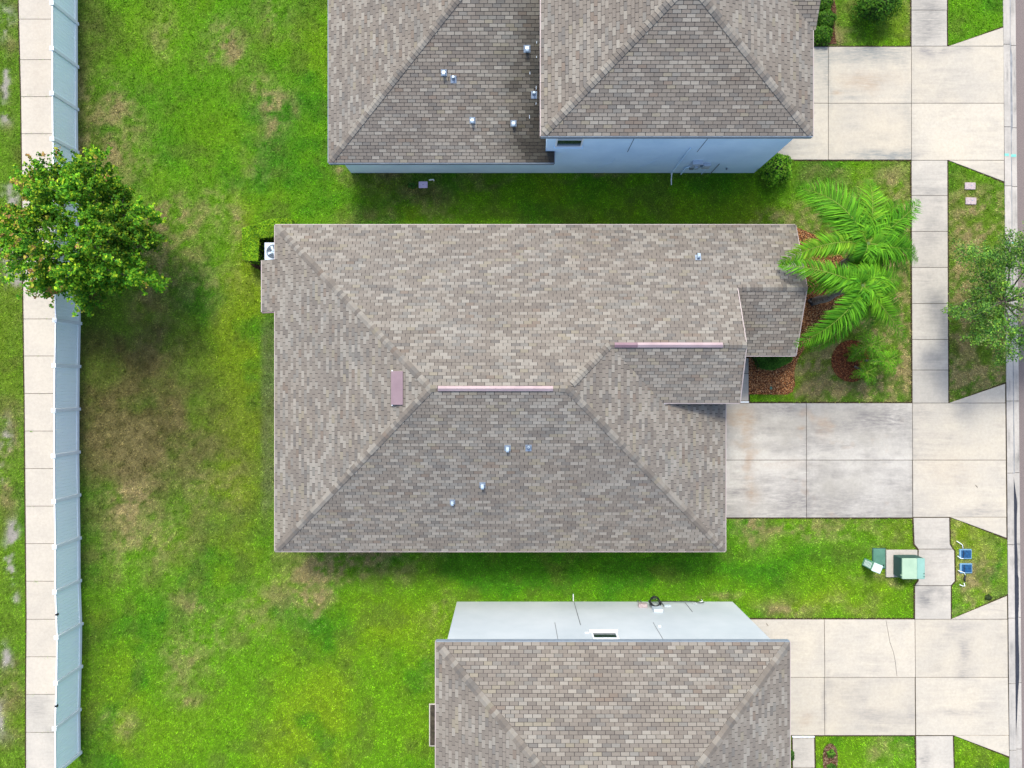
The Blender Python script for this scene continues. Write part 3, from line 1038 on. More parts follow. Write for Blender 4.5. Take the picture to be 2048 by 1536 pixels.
class Roof:
    def __init__(self, parent, weights, seed, shade=None):
        self.parent = parent
        self.w = weights / weights.sum()
        self.seed = seed
        self.shade = shade
        self.sv, self.sf, self.sc = [], [], []
        self.full = []
        self.deck = MB()
        self.nplane = 0

    def plane(self, O, U, V, pieces3d, weights=None, seed2=0, u0=0.0):
        """O: origin on the eave; U along it; V up the slope (unit); pieces: lists of plan (x,y) points, convex"""
        O, U, V = Vector(O), Vector(U).normalized(), Vector(V).normalized()
        Nn = U.cross(V).normalized()
        if Nn.z < 0:
            U = -U
            Nn = U.cross(V).normalized()
        w = self.w if weights is None else weights / weights.sum()
        self.nplane += 1
        colcache = {}
        r_ = np.random.default_rng(self.seed * 100 + self.nplane)
        # run-length colouring like real 3-tab strips: neighbours often alike, with diagonal drift
        big = 400
        base = r_.choice(len(PAL), size=(220, big), p=w)
        for j in range(220):
            for i in range(1, big):
                if r_.random() < 0.08:
                    base[j, i] = base[j, i - 1]
                elif j > 0 and r_.random() < 0.05:
                    base[j, i] = base[j - 1, i - 1]
        jit = r_.uniform(.93, 1.07, size=(220, big))
        # plane equation from plan point
        for piece in pieces3d:
            uv = []
            for (x, y) in piece:
                # height on the plane
                zz = O.z - (Nn.x * (x - O.x) + Nn.y * (y - O.y)) / Nn.z
                d = Vector((x, y, zz)) - O
                uv.append((d.dot(U), d.dot(V)))
            ar = sum(uv[i][0] * uv[(i + 1) % len(uv)][1] - uv[(i + 1) % len(uv)][0] * uv[i][1] for i in range(len(uv)))
            if ar < 0:
                uv = uv[::-1]
            # deck slab under the shingles
            b = len(self.deck.v)
            n = len(uv)
            for hh in (0.0, -0.05):
                for (u, v_) in uv:
                    self.deck.v.append(tuple(O + U * u + V * v_ + Nn * hh))
            self.deck.f.append([b + i for i in range(n)])
            self.deck.f.append([b + n + i for i in range(n)][::-1])
            for i in range(n):
                j = (i + 1) % n
                self.deck.f.append([b + i, b + n + i, b + n + j, b + j])
            vmin, vmax = min(p[1] for p in uv), max(p[1] for p in uv)
            umin, umax = min(p[0] for p in uv), max(p[0] for p in uv)
            j0 = int(math.floor(vmin / EXPO + 1e-6))
            j1 = int(math.ceil(vmax / EXPO - 1e-6))
            for j in range(j0, j1):
                offj = (0.5 * (j % 2) + 0.07 * math.sin(j * 1.7 + self.nplane)) * TAB + u0
                i0 = int(math.floor((umin - offj) / TAB)) - 1
                i1 = int(math.ceil((umax - offj) / TAB)) + 1
                va, vb = j * EXPO, (j + 1) * EXPO - 0.009
                for i in range(i0, i1):
                    jt = 0.004 * math.sin(i * 12.9 + j * 7.7)
                    ua, ub = offj + i * TAB + 0.009, offj + (i + 1) * TAB - 0.009
                    rect = [(ua, va + jt), (ub, va + jt), (ub, vb), (ua, vb)]
                    cl = clip_poly(rect, uv)
                    if len(cl) < 3:
                        continue
                    a = abs(sum(cl[k][0] * cl[(k + 1) % len(cl)][1] - cl[(k + 1) % len(cl)][0] * cl[k][1] for k in range(len(cl)))) / 2
                    if a < 0.0012:
                        continue
                    c = PAL[base[j % 220, i % big]] * jit[j % 220, i % big]
                    pc = O + U * ((ua + ub) / 2) + V * ((va + vb) / 2)
                    wn_ = fbm(np.array([pc.x]), np.array([pc.y]), 1.6, self.seed, 3)[0]
                    c = c * (0.96 + 0.08 * wn_)
                    # slow bluish / brownish drift of the batches
                    wm = fbm(np.array([pc.x]), np.array([pc.y]), 2.6, self.seed + 9, 3)[0] - .5
                    c = c * np.array((1 + .05 * wm, 1.0, 1 - .06 * wm))
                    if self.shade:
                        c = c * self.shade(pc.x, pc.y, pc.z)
                    isfull = a > 0.985 * (ub - ua) * (vb - va - jt) and len(cl) == 4
                    rec = (O, U, V, Nn, ua, ub, va + jt, vb, c, pc)
                    if isfull:
                        self.full.append(rec)
                    else:
                        self.emit(O, U, V, Nn, cl, va, vb, c)

    def emit(self, O, U, V, Nn, cl, va, vb, c):
        n = len(cl)
        b = len(self.sv)
        for (u, v_) in cl:
            t = (v_ - va) / (vb - va)
            h = 0.017 * (1 - t) + 0.005 * t
            self.sv.append(tuple(O + U * u + V * v_ + Nn * h))
        for (u, v_) in cl:
            self.sv.append(tuple(O + U * u + V * v_ + Nn * 0.001))
        self.sf.append([b + i for i in range(n)])
        for i in range(n):
            j = (i + 1) % n
            self.sf.append([b + n + i, b + n + j, b + j, b + i])
        self.sc += [tuple(c)] * (2 * n)

    def finish(self, nsingle=300):
        # the tabs that show largest in the photo: nearest to the camera and inside the frame
        cand = []
        for k, rec in enumerate(self.full):
            pc = rec[9]
            px = pc.x * F / (H - pc.z) + 1024
            py = 768 - pc.y * F / (H - pc.z)
            if 6 < px < 2042 and 6 < py < 1530:
                cand.append((-pc.z, k))
        cand.sort()
        single = set(k for _, k in cand[:nsingle])
        # one shared tab mesh
        tabm = None
        for k, rec in enumerate(self.full):
            O, U, V, Nn, ua, ub, va, vb, c, pc = rec
            if k not in single:
                self.emit(O, U, V, Nn, [(ua, va), (ub, va), (ub, vb), (ua, vb)], va, vb, c)
                continue
            if tabm is None:
                w, l = ub - ua, EXPO - 0.009
                vs = [(0, 0, .017), (w, 0, .017), (w, l, .005), (0, l, .005), (0, 0, .001), (w, 0, .001), (w, l, .001), (0, l, .001)]
                fs = [[0, 1, 2, 3]] + [[4 + i, 4 + (i + 1) % 4, (i + 1) % 4, i] for i in range(4)]
                tabm = py_mesh("shingle", vs, fs, M_shingle_o)
            o = link("shingle", tabm, self.parent)
            p = O + U * ua + V * va
            M = Matrix(((U.x, V.x, Nn.x, p.x), (U.y, V.y, Nn.y, p.y), (U.z, V.z, Nn.z, p.z), (0, 0, 0, 1)))
            o.matrix_local = M
            o.color = (float(c[0]), float(c[1]), float(c[2]), 1)
        me = py_mesh("shingle_field", self.sv, self.sf, M_shingle_a, self.sc)
        link("shingle_field", me, self.parent, kind='stuff')
        self.deck.build("roof_deck", M_deck, self.parent)

    def caps(self, A, B, n1, n2, w=0.135, expo=0.150, seed=0, skip=None):
        A, B = Vector(A), Vector(B)
        d = (B - A)
        Ln = d.length
        d.normalize()
        n1, n2 = Vector(n1).normalized(), Vector(n2).normalized()
        s1 = d.cross(n1).normalized()
        if s1.dot(n2) > 0 and abs(s1.dot(n2)) > 1e-4:
            s1 = -s1
        # side 1 lies in plane 1, pointing away from plane 2
        s1 = n1.cross(d).normalized()
        if (s1).dot(n2) > 0:
            pass
        if s1.z > 0 and abs(d.z) < 0.01:
            s1 = -s1
        s2 = n2.cross(d).normalized()
        # choose signs so both sides go DOWN from the hip
        def down(s, nn):
            return s if s.z < 0 else -s
        s1, s2 = down(s1, n1), down(s2, n2)
        up = (n1 + n2).normalized()
        L = expo + 0.03
        vs = []
        for t, h in ((0, 0.046), (L, 0.020)):
            for s, hh in ((s1, h), (None, h + .006), (s2, h)):
                vs.append((d * t + (s * w if s else Vector((0, 0, 0))) + up * hh))
        for t in (0, L):
            for s in (s1, None, s2):
                vs.append((d * t + (s * w if s else Vector((0, 0, 0))) + up * 0.004))
        fs = [[0, 1, 4, 3], [1, 2, 5, 4], [6, 7, 1, 0], [7, 8, 2, 1], [3, 4, 10, 9], [4, 5, 11, 10], [0, 3, 9, 6], [2, 8, 11, 5]]
        me = py_mesh("hip_cap_shingle", vs, fs, M_shingle_o)
        bm = bmesh.new()
        bm.from_mesh(me)
        bmesh.ops.recalc_face_normals(bm, faces=bm.faces)
        bm.to_mesh(me)
        bm.free()
        r_ = random.Random(seed + 3)
        n = int(Ln / expo)
        last = 2
        for i in range(1 if Ln > 2 else 0, n):
            p = A + d * (i * Ln / n)
            px = p.x * F / (H - p.z) + 1024
            py = 768 - p.y * F / (H - p.z)
            if not (-15 < px < 2063 and -15 < py < 1551):
                continue
            if skip and skip(p):
                continue
            if r_.random() > 0.12:
                last = r_.choices(range(len(PAL)), weights=[.26, .16, .12, .14, .20, .03, .07, .03, .01])[0]
            c = PAL[last] * r_.uniform(.86, 1.0)
            o = link("hip_cap_shingle", me, self.parent)
            o.location = p
            o.color = (float(c[0]), float(c[1]), float(c[2]), 1)


K = 1 / 2.4
cs = 1 / math.sqrt(1 + K * K)
V_N = Vector((0, -1, K)).normalized()      # up-slope direction of a north-facing plane
V_S = Vector((0, 1, K)).normalized()
V_W = Vector((1, 0, K)).normalized()
V_E = Vector((-1, 0, K)).normalized()
N_N = Vector((0, K, 1)).normalized()
N_S = Vector((0, -K, 1)).normalized()
N_W = Vector((-K, 0, 1)).normalized()
N_E = Vector((K, 0, 1)).normalized()


def fascia(parent, pts, mat, h=0.19, t=0.035, out=0.0):
    """boards along consecutive 3D points"""
    m = MB()
    for a, b in zip(pts, pts[1:]):
        a, b = Vector(a), Vector(b)
        d = (b - a)
        L = d.length
        hd = Vector((d.x, d.y, 0)).normalized()
        nn = Vector((hd.y, -hd.x, 0))
        for q in (0,):
            v = []
            for (p, e) in ((a, 0), (b, 0)):
                for (o_, z_) in ((0, -0.004), (t, -0.004), (t, -h), (0, -h)):
                    v.append(tuple(p + nn * o_ + Vector((0, 0, z_))))
            bb = len(m.v)
            m.v += v
            for i in range(4):
                j = (i + 1) % 4
                m.f.append([bb + i, bb + j, bb + 4 + j, bb + 4 + i])
            m.f.append([bb, bb + 3, bb + 2, bb + 1])
            m.f.append([bb + 4, bb + 5, bb + 6, bb + 7])
    return m.build("fascia", mat, parent)


# ---------------------------------------------------------------- MIDDLE HOUSE
ZE = 2.70
YN, YS = 6.154, -6.473
XW, XE = -9.17, 8.26
half = (YN - YS) / 2
YR = (YN + YS) / 2
ZR = ZE + half * K
RW, RE = XW + half, XE - half
Y1 = 1.40          # ridge of the entry wing
Z1 = ZE + (YN - Y1) * K
XG1 = 8.42
Y1S = -0.70
Z1S = Z1 - (Y1 - Y1S) * K
X1J = XE - (Z1S - ZE) / K    # where the wing's south eave meets the east slope
Y2 = 3.59
Z2 = ZE + (YN - Y2) * K
XG2 = 10.97
Y2S = 1.10
Z2S = Z2 - (Y2 - Y2S) * K

hm = empty("house", (0, 0, 0))
tag(hm, "single storey house in the middle with mauve ridge vents and stepped front gables", "house")
R = Roof(hm, PALH['main'], 1)
XV = RE + (Y1 - YR)           # valley / ridge start of the wing
R.plane((XW, YN, ZE), (1, 0, 0), V_N, [
    [(XW, YN), (XG2, YN), (XG2, Y2), (XW + (YN - Y2), Y2)],
    [(XW + (YN - Y2), Y2), (XG1 - .04, Y2), (XG1, Y1), (XW + (YN - Y1), Y1)],
    [(XW + (YN - Y1), Y1), (XV, Y1), (RE, YR), (RW, YR)]])
R.plane((XW, YS, ZE), (1, 0, 0), V_S, [[(XW, YS), (XE, YS), (RE, YR), (RW, YR)]], weights=PALH['south'])
BX = 0.60
R.plane((XW, YS, ZE), (0, 1, 0), V_W, [
    [(XW, YS), (RW, YR), (XW, YN)],
    [(XW - BX, 2.81), (XW, 2.81), (XW, 4.83), (XW - BX, 4.83)]])
R.plane((XE, YS, ZE), (0, 1, 0), V_E, [
    [(XE, YS), (XE, Y1S + .25), (X1J, Y1S + .25), (X1J, YS + (XE - X1J))],
    [(X1J, YS + (XE - X1J)), (X1J, Y1S), (XV, Y1), (RE, YR)]])
R.plane((XV, Y1S, Z1S), (1, 0, 0), V_S, [[(X1J, Y1S), (XG1 + .04, Y1S), (XG1, Y1), (XV, Y1)]], weights=PALH['south'], seed2=5)
R.plane((8.0, Y2S, Z2S), (1, 0, 0), V_S, [[(8.05, Y2S), (XG2, Y2S), (XG2, Y2), (8.05, Y2)]], weights=PALH['top'])
R.finish(300)
R.caps((XW, YN, ZE), (RW, YR, ZR), N_W, N_N, seed=1)
R.caps((XW, YS, ZE), (RW, YR, ZR), N_W, N_S, seed=2)
R.caps((XE, YS, ZE), (RE, YR, ZR), N_E, N_S, seed=3)
R.caps((RE + .05, YR + .05, ZR), (XV, Y1, Z1), N_E, N_N, seed=4)
R.caps((RW, YR, ZR), (RW + .25, YR, ZR), N_S, N_N, seed=5)
R.caps((RE - .25, YR, ZR), (RE, YR, ZR), N_S, N_N, seed=6)
R.caps((XV, Y1, Z1), (XV + .18, Y1, Z1), N_S, N_N, seed=7)
R.caps((XG1 - .62, Y1, Z1), (XG1, Y1, Z1), N_S, N_N, seed=8)
R.caps((XG1, Y2, Z2), (XG2, Y2, Z2), N_S, N_N, seed=9)
# fascias (south eave etc.; most are seen edge-on)
fascia(hm, [(XW, YS, ZE), (XE, YS, ZE)], M_fascia)
fascia(hm, [(XG2, YN, ZE), (XW, YN, ZE)], M_fascia)
fascia(hm, [(XE, YS, ZE), (XE, Y1S, ZE)], M_fascia)
fascia(hm, [(XW, YN, ZE), (XW, 4.83, ZE)], M_fascia)
fascia(hm, [(XW, 2.81, ZE), (XW, YS, ZE)], M_fascia)
zb = ZE - BX * K
fascia(hm, [(XW - BX, 4.83, zb), (XW - BX, 2.81, zb)], M_fascia)
fascia(hm, [(XW - BX, 2.80, zb), (XW, 2.80, ZE)], M_mauve, h=0.14)
fascia(hm, [(X1J, Y1S, Z1S), (XG1 + .04, Y1S, Z1S)], M_fascia)
fascia(hm, [(XG1 + .04, Y1S, Z1S), (XG1, Y1, Z1)], M_fascia)
fascia(hm, [(XG1, Y1, Z1), (XG1 - .04, Y2, Z2)], M_fascia)
fascia(hm, [(8.5, Y2S, Z2S), (XG2, Y2S, Z2S)], M_fascia)
fascia(hm, [(XG2, Y2S, Z2S), (XG2, Y2, Z2)], M_fascia)
fascia(hm, [(XG2, Y2, Z2), (XG2, YN, ZE)], M_fascia)
w = MB()
w.poly_prism([(XW + .3, YS + .3), (XE - .3, YS + .3), (XE - .3, Y1S - 0.02), (XG1 - .35, Y1S + .3), (XG1 - .35, Y2S + .3), (XG2 - .32, Y2S + .3), (XG2 - .32, YN - .3), (XW + .3, YN - .3)], -0.2, ZE - 0.16)
w.build("wall", M_wall_main, hm)
# gable end walls
gw = MB()
for (xg, pts) in ((XG1 - .35, [(Y1S + .3, ZE - .16), (Y1S + .3, Z1S + .3 * K - .09), (Y1, Z1 - .09), (Y2 - .05, Z2 - .09), (Y2 - .05, ZE - .16)]),
                  (XG2 - .32, [(Y2S + .3, ZE - .16), (Y2S + .3, Z2S + .3 * K - .09), (Y2, Z2 - .09), (YN - .3, ZE + .3 * K - .09), (YN - .3, ZE - .16)])):
    b = len(gw.v)
    n = len(pts)
    for dx in (0, -.12):
        for (y, z_) in pts:
            gw.v.append((xg + dx, y, z_))
    gw.f.append([b + i for i in range(n)])
    gw.f.append([b + n + i for i in range(n)][::-1])
    for i in range(n):
        j = (i + 1) % n
        gw.f.append([b + i, b + n + i, b + n + j, b + j])
b = len(gw.v)
for dy in (0, .12):
    gw.v += [(X1J + .3, Y1S + .3 - dy, Z1S - .45), (XG1 - .35, Y1S + .3 - dy, ZE - .16), (XG1 - .35, Y1S + .3 - dy, Z1S + .02), (X1J + .3, Y1S + .3 - dy, Z1S + .02)]
gw.f += [[b, b + 1, b + 2, b + 3], [b + 7, b + 6, b + 5, b + 4], [b, b + 4, b + 5, b + 1], [b + 3, b + 2, b + 6, b + 7]]
gw.build("gable_wall", M_wall_main, hm)


def ridge_vent(parent, xa, xb, y, zr, mat, k=K):
    m = MB()
    w_, t_ = 0.09, 0.035
    prof = [(-w_, -w_ * k + t_ + .028), (0, t_ + .052), (w_, -w_ * k + t_ + .028), (w_, -w_ * k + .0), (0, .01), (-w_, -w_ * k + .0)]
    for x in (xa, xb):
        for (dy, dz) in prof:
            m.v.append((x, y + dy, zr + dz))
    n = len(prof)
    for i in range(n):
        j = (i + 1) % n
        m.f.append([i, j, n + j, n + i])
    m.f.append(list(range(n))[::-1])
    m.f.append([n + i for i in range(n)])
    return m.build("ridge_vent", mat, parent)


xa = P(876, 777, ZR)[0]
xb = P(1106, 777, ZR)[0]
o = ridge_vent(hm, xa, xb, YR, ZR, M_ridge)
o["label"] = "long pale pink ridge vent on the main ridge"
for k in range(1, 6):
    xx = xa + (xb - xa) * k / 6
    MB().box(xx, YR, ZR + .088, 0.012, 0.03, 0.008).build("vent_seam", M_ridge_d, o)
xa2, xm, xb2 = P(1229, 690, Z1)[0], P(1275, 690, Z1)[0], P(1445, 690, Z1)[0]
o = ridge_vent(hm, xa2, xm - .004, Y1, Z1, M_ridge_d)
o["label"] = "short darker mauve length of ridge vent on the entry wing"
o = ridge_vent(hm, xm, xb2, Y1, Z1, M_ridge)
o["label"] = "pale pink ridge vent on the entry wing"


def on_plane(px, py, O, Nn):
    """photo pixel -> point on a roof plane"""
    d = Vector(((px - 1024) / F, (768 - py) / F, -1.0))
    c = Vector((0, 0, H))
    O, Nn = Vector(O), Vector(Nn)
    t = (O - c).dot(Nn) / d.dot(Nn)
    return c + d * t


def frame_at(p, Vup, Nn):
    U = Vup.cross(Nn).normalized()
    return Matrix(((U.x, Vup.x, Nn.x, p.x), (U.y, Vup.y, Nn.y, p.y), (U.z, Vup.z, Nn.z, p.z), (0, 0, 0, 1)))


def off_ridge_vent(px, py, lx, ly, O, Nn, Vup, parent):
    p = on_plane(px, py, O, Nn)
    M = frame_at(p, Vup, Nn)
    m = MB()
    # wedge hood: open towards the eave, low at its back
    a, b_ = lx / 2, ly / 2
    v = [(-a, -b_, .17), (a, -b_, .17), (a, b_, .055), (-a, b_, .055), (-a, -b_, .03), (a, -b_, .03), (a, b_, .02), (-a, b_, .02)]
    m.v = [tuple(M @ Vector(q)) for q in v]
    m.f = [[0, 1, 2, 3], [4, 7, 6, 5], [0, 4, 5, 1], [1, 5, 6, 2], [2, 6, 7, 3], [3, 7, 4, 0]]
    o = m.build("roof_vent", M_mauve, parent, bevel=.012)
    fl = MB().box(0, -b_ - .035, .024, lx + .08, .05, .012, M=M)
    fl.build("flashing", M_white, o)
    return o


o = off_ridge_vent(797, 776, 1.20, 0.42, (XW, YS, ZE), N_W, V_W, hm)
o["label"] = "large mauve metal slope vent near the rear hip"


def gooseneck(px, py, O, Nn, Vup, parent, sc=1.0):
    p = on_plane(px, py, O, Nn)
    M = frame_at(p, Vup, Nn)
    MR = Matrix.Translation(p)
    m = MB()
    # upright throat, rounded cap that turns down the slope
    sc *= .82
    rise, run, wd = .22 * sc, .20 * sc, .13 * sc
    dn = Vector((-Vup.x, -Vup.y, 0)).normalized()
    sd = Vector((dn.y, -dn.x, 0))
    prof = [(-.03, 0), (-.03, rise * .75), (.03, rise), (.12, rise * 1.02), (.19, rise * .85), (.21, rise * .5), (.14, rise * .5), (.12, 0)]
    prof = [(a_ * sc, b_) for a_, b_ in prof]
    b = 0
    for s in (-wd / 2, wd / 2):
        for (r_, zz) in prof:
            q = p + dn * r_ + sd * s + Vector((0, 0, zz - .01))
            m.v.append(tuple(q))
    n = len(prof)
    m.f.append(list(range(n)))
    m.f.append([n + i for i in range(n)][::-1])
    for i in range(n):
        j = (i + 1) % n
        m.f.append([i, n + i, n + j, j])
    o = m.build("vent_hood", M_galv, parent)
    fl = MB().box(0, -.01, .021, .27 * sc, .28 * sc, .010, M=M)
    fl.build("flashing", M_lead, o)
    return o


def pipe_vent(px, py, O, Nn, Vup, parent):
    p = on_plane(px, py, O, Nn)
    M = frame_at(p, Vup, Nn)
    m = MB()
    seg = 12
    for (r_, zz) in ((.038, .0), (.038, .17), (.022, .17), (.022, .02)):
        for k in range(seg):
            a = 2 * math.pi * k / seg
            m.v.append((p.x + r_ * math.cos(a), p.y + r_ * math.sin(a), p.z + zz))
    for i in range(3):
        for k in range(seg):
            k2 = (k + 1) % seg
            m.f.append([i * seg + k, i * seg + k2, (i + 1) * seg + k2, (i + 1) * seg + k])
    o = m.build("vent_pipe", M_galv, parent)
    MB().box(0, -.03, .021, .22, .26, .010, M=M).build("flashing", M_lead, o)
    MB().tube([p + Vector((0, 0, .012)), p + Vector((0, 0, .10))], .075, 12, .045).build("collar", M_lead, o)
    return o


ON = (XW, YN, ZE)
OS = (XW, YS, ZE)
gooseneck(1396, 516, ON, N_N, V_N, hm)
gooseneck(1015, 895, OS, N_S, V_S, hm)
gooseneck(965, 969, OS, N_S, V_S, hm)
gooseneck(905, 1003, OS, N_S, V_S, hm, .9)
pipe_vent(1057, 894, OS, N_S, V_S, hm)
# little kick-out flashing where the wing eave meets the east slope
fl = MB()
fl.tube([(X1J - .16, Y1S - .20, Z1S - .02 + .05), (X1J + .0, Y1S - .05, Z1S - .01), (X1J + .2, Y1S - .02, Z1S - .03)], .012, 6)
fl.build("flashing", M_lead, hm)

# ---------------------------------------------------------------- UPPER HOUSE
ht = empty("house", (0, 0, 0))
tag(ht, "pale blue two storey house at the top with a lower rear roof", "house")
LYS, LXW, LXE = 8.57, -7.10, 1.63
LH = 6.3


def stain_shade(x, y, z):
    # black algae and drip dirt, plus painted-in wall shade, beside the taller wall
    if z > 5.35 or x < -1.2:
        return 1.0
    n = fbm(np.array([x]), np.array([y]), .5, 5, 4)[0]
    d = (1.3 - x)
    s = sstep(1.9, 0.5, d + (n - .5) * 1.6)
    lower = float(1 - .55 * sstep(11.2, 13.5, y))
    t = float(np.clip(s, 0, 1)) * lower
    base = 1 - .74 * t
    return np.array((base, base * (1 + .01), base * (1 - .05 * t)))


R = Roof(ht, PALH['top'], 2, stain_shade)
lz = 2.70
R.plane((LXW, LYS, lz), (1, 0, 0), V_S, [[(LXW, LYS), (LXE, LYS), (LXE, 8.95), (1.295, 8.95), (LXW + .38, 8.95)],
                                       [(LXW + .38, 8.95), (1.295, 8.95), (1.295, LYS + LH), (LXW + LH, LYS + LH)]])
R.plane((LXW, LYS, lz), (0, 1, 0), V_W, [[(LXW, LYS), (LXW + LH, LYS + LH), (LXW, LYS + 2 * LH)]])
R.plane((LXW, LYS + 2 * LH, lz), (1, 0, 0), V_N, [[(LXW, LYS + 2 * LH), (1.295, LYS + 2 * LH), (1.295, LYS + LH), (LXW + LH, LYS + LH)]])
uz, UXW, UXE, UYS, UYN = 5.40, 1.01, 10.50, 8.66, 20.0
uxm = (UXW + UXE) / 2
hw = (UXE - UXW) / 2
ks = K * 3.87 / 4.2
ty = hw * ks / K
uzr = uz + hw * ks
VUW, VUE = Vector((1, 0, ks)).normalized(), Vector((-1, 0, ks)).normalized()
NUW, NUE = Vector((-ks, 0, 1)).normalized(), Vector((ks, 0, 1)).normalized()
R.plane((UXW, UYS, uz), (1, 0, 0), V_S, [[(UXW, UYS), (UXE, UYS), (uxm, UYS + ty)]])
R.plane((UXW, UYS, uz), (0, 1, 0), VUW, [[(UXW, UYS), (uxm, UYS + ty), (uxm, UYN - ty), (UXW, UYN)]])
R.plane((UXE, UYS, uz), (0, 1, 0), VUE, [[(UXE, UYS), (UXE, 12.36), (UXE - (12.36 - UYS) * hw / ty, 12.36)],
                                       [(UXE, 12.36), (UXE - 3.2, 15.3), (uxm, 15.3), (uxm, UYS + ty), (UXE - (12.36 - UYS) * hw / ty, 12.36)]], weights=PALH['bottom'])
R.plane((UXW, UYN, uz), (1, 0, 0), V_N, [[(UXW, UYN), (uxm, UYN - ty), (UXE, UYN)]])
R.plane((UXE, 12.36, uz), (1, 0, 0), V_S, [[(UXE - .02, 12.36), (UXE + .10, 12.36), (UXE + .16, 15.3), (UXE - 3.2, 15.3)]], weights=PALH['bottom'])
R.plane((UXE, 18.24, uz), (1, 0, 0), V_N, [[(UXE, 18.24), (UXE + .16, 18.24), (UXE + .16, 15.3), (UXE - 3.2, 15.3)]])
R.finish(300)
R.caps((LXW, LYS, lz), (LXW + LH, LYS + LH, lz + LH * K), N_W, N_S, seed=11)
R.caps((UXW, UYS, uz), (uxm, UYS + ty, uzr), NUW, N_S, seed=12, w=.145)
R.caps((UXE, UYS, uz), (uxm, UYS + ty, uzr), NUE, N_S, seed=13, w=.145)
fascia(ht, [(LXW, LYS, lz), (LXE, LYS, lz)], M_fascia_blue)
fascia(ht, [(LXE, LYS, lz), (LXE, 8.95, lz + .38 * K)], M_fascia_blue)
fascia(ht, [(LXW, LYS + 12, lz), (LXW, LYS, lz)], M_fascia_blue)
fascia(ht, [(UXW, UYS, uz), (UXE, UYS, uz)], M_fascia_blue)
fascia(ht, [(UXW, UYN, uz), (UXW, UYS, uz)], M_fascia)
fascia(ht, [(UXE, UYS, uz), (UXE, 12.36, uz)], M_fascia)
w = MB()
w.poly_prism([(-6.84, 8.97), (1.297, 8.97), (1.297, 20.9), (-6.84, 20.9)], -0.2, lz - .10)
w.build("wall", M_wall_blue, ht)
w = MB()
w.poly_prism([(1.30, 8.97), (10.29, 8.97), (10.29, 19.7), (1.30, 19.7)], -0.2, uz - .12)
w.build("wall", M_wall_blue, ht)
# step flashing dashes where the lower roof meets the wall
for k in range(6):
    yy = 10.1 + k * .46 + random.uniform(-.05, .05)
    zz = lz + (yy - LYS) * K
    mm = MB().box(0.66 + (0.24 if k % 3 else .0), yy, zz + .030, .018, random.uniform(.06, .16), .012)
    mm.build("step_flashing", M_lead, ht)


def wall_box(parent, name, x, z, w_, h_, d_, ywall, side, mat, bevel=.01):
    """something fixed to a wall that faces the gap; side=-1 faces south, +1 faces north"""
    m = MB().box(x, ywall + side * (d_ / 2 + .001), z, w_, d_, h_)
    return m.build(name, mat, parent, bevel=bevel)


def window(parent, x0, x1, z0, z1, ywall, side):
    fr = MB()
    t = .055
    y = ywall + side * .03
    for (cx, cz, sx, sz) in (((x0 + x1) / 2, z0 + t / 2, x1 - x0, t), ((x0 + x1) / 2, z1 - t / 2, x1 - x0, t),
                             (x0 + t / 2, (z0 + z1) / 2, t, z1 - z0 - 2 * t), (x1 - t / 2, (z0 + z1) / 2, t, z1 - z0 - 2 * t),
                             ((x0 + x1) / 2, z0 + (z1 - z0) * .56, x1 - x0 - 2 * t, .04)):
        fr.box(cx, y, cz, sx, .06, sz)
    o = fr.build("window", M_white, parent)
    p_ = MB().box((x0 + x1) / 2, ywall + side * .008, (z0 + z1) / 2, x1 - x0 - 2 * t, .012, z1 - z0 - 2 * t)
    p_.build("pane", M_glass, o)
    s = MB().box((x0 + x1) / 2, ywall + side * .05, z0 - .03, x1 - x0 + .1, .1, .05)
    s.build("sill", M_white if side > 0 else M_wall_blue, o)
    return o


YT = 8.97
window(ht, 1.62, 2.62, 3.45, 4.85, YT, -1)
for (x, z0, z1) in ((4.46, 2.75, 5.1), (7.15, 2.75, 5.1)):
    MB().box(x, YT - .006, (z0 + z1) / 2, .022, .010, z1 - z0).build("control_joint", M_joint, ht)
cdt = MB().tube([(6.76, YT - .045, 0.0), (6.76, YT - .045, 3.25)], .028, 8)
cdt.build("conduit", M_wall_blue, ht)
MB().tube([(6.76, YT - .04, 0.3), (6.76, YT - .12, .12), (6.76, YT - .34, .05), (6.77, YT - .52, .04)], .022, 8).build("drain_pipe", M_white, ht)
MB().tube([(8.05, YT - .04, 0.0), (8.05, YT - .04, .85), (7.98, YT - .04, 1.0)], .022, 8).build("conduit", M_wall_blue, ht)
MB().tube([(8.42, YT - .04, 0.0), (8.42, YT - .04, 1.35)], .016, 8).build("conduit", M_joint, ht)
MB().tube([(7.18, YT - .05, 0.0), (7.18, YT - .05, .9), (7.30, YT - .05, 1.05)], .03, 8).build("conduit", M_wall_blue, ht)
ob = wall_box(ht, "meter_box", 7.47, 1.45, .42, .5, .16, YT, -1, M_acwhite)
MB().tube([(7.47, YT - .16, 1.38), (7.47, YT - .25, 1.38)], .085, 14).build("meter_dial", M_galv, ob)
MB().box(7.62, YT - .2, 1.6, .09, .06, .07).build("latch", M_joint, ob)
wall_box(ht, "utility_box", 7.92, 1.2, .30, .38, .14, YT, -1, M_acwhite)
wall_box(ht, "utility_box", 7.42, .85, .16, .2, .1, YT, -1, M_joint)
MB().tube([(8.9, YT - .01, .75), (8.9, YT - .09, .72)], .035, 10).build("hose_bib", M_joint, ht)
# faint cable stains on the wall
for pts in ([(3.5, 0.6), (3.75, 1.1), (4.05, 1.5), (4.1, 2.0)], [(5.2, .7), (5.5, 1.2), (5.75, 1.7), (5.85, 2.3)]):
    MB().tube([(x, YT - .01, z_) for x, z_ in pts], .008, 6).build("cable", M_wall_blue, ht)

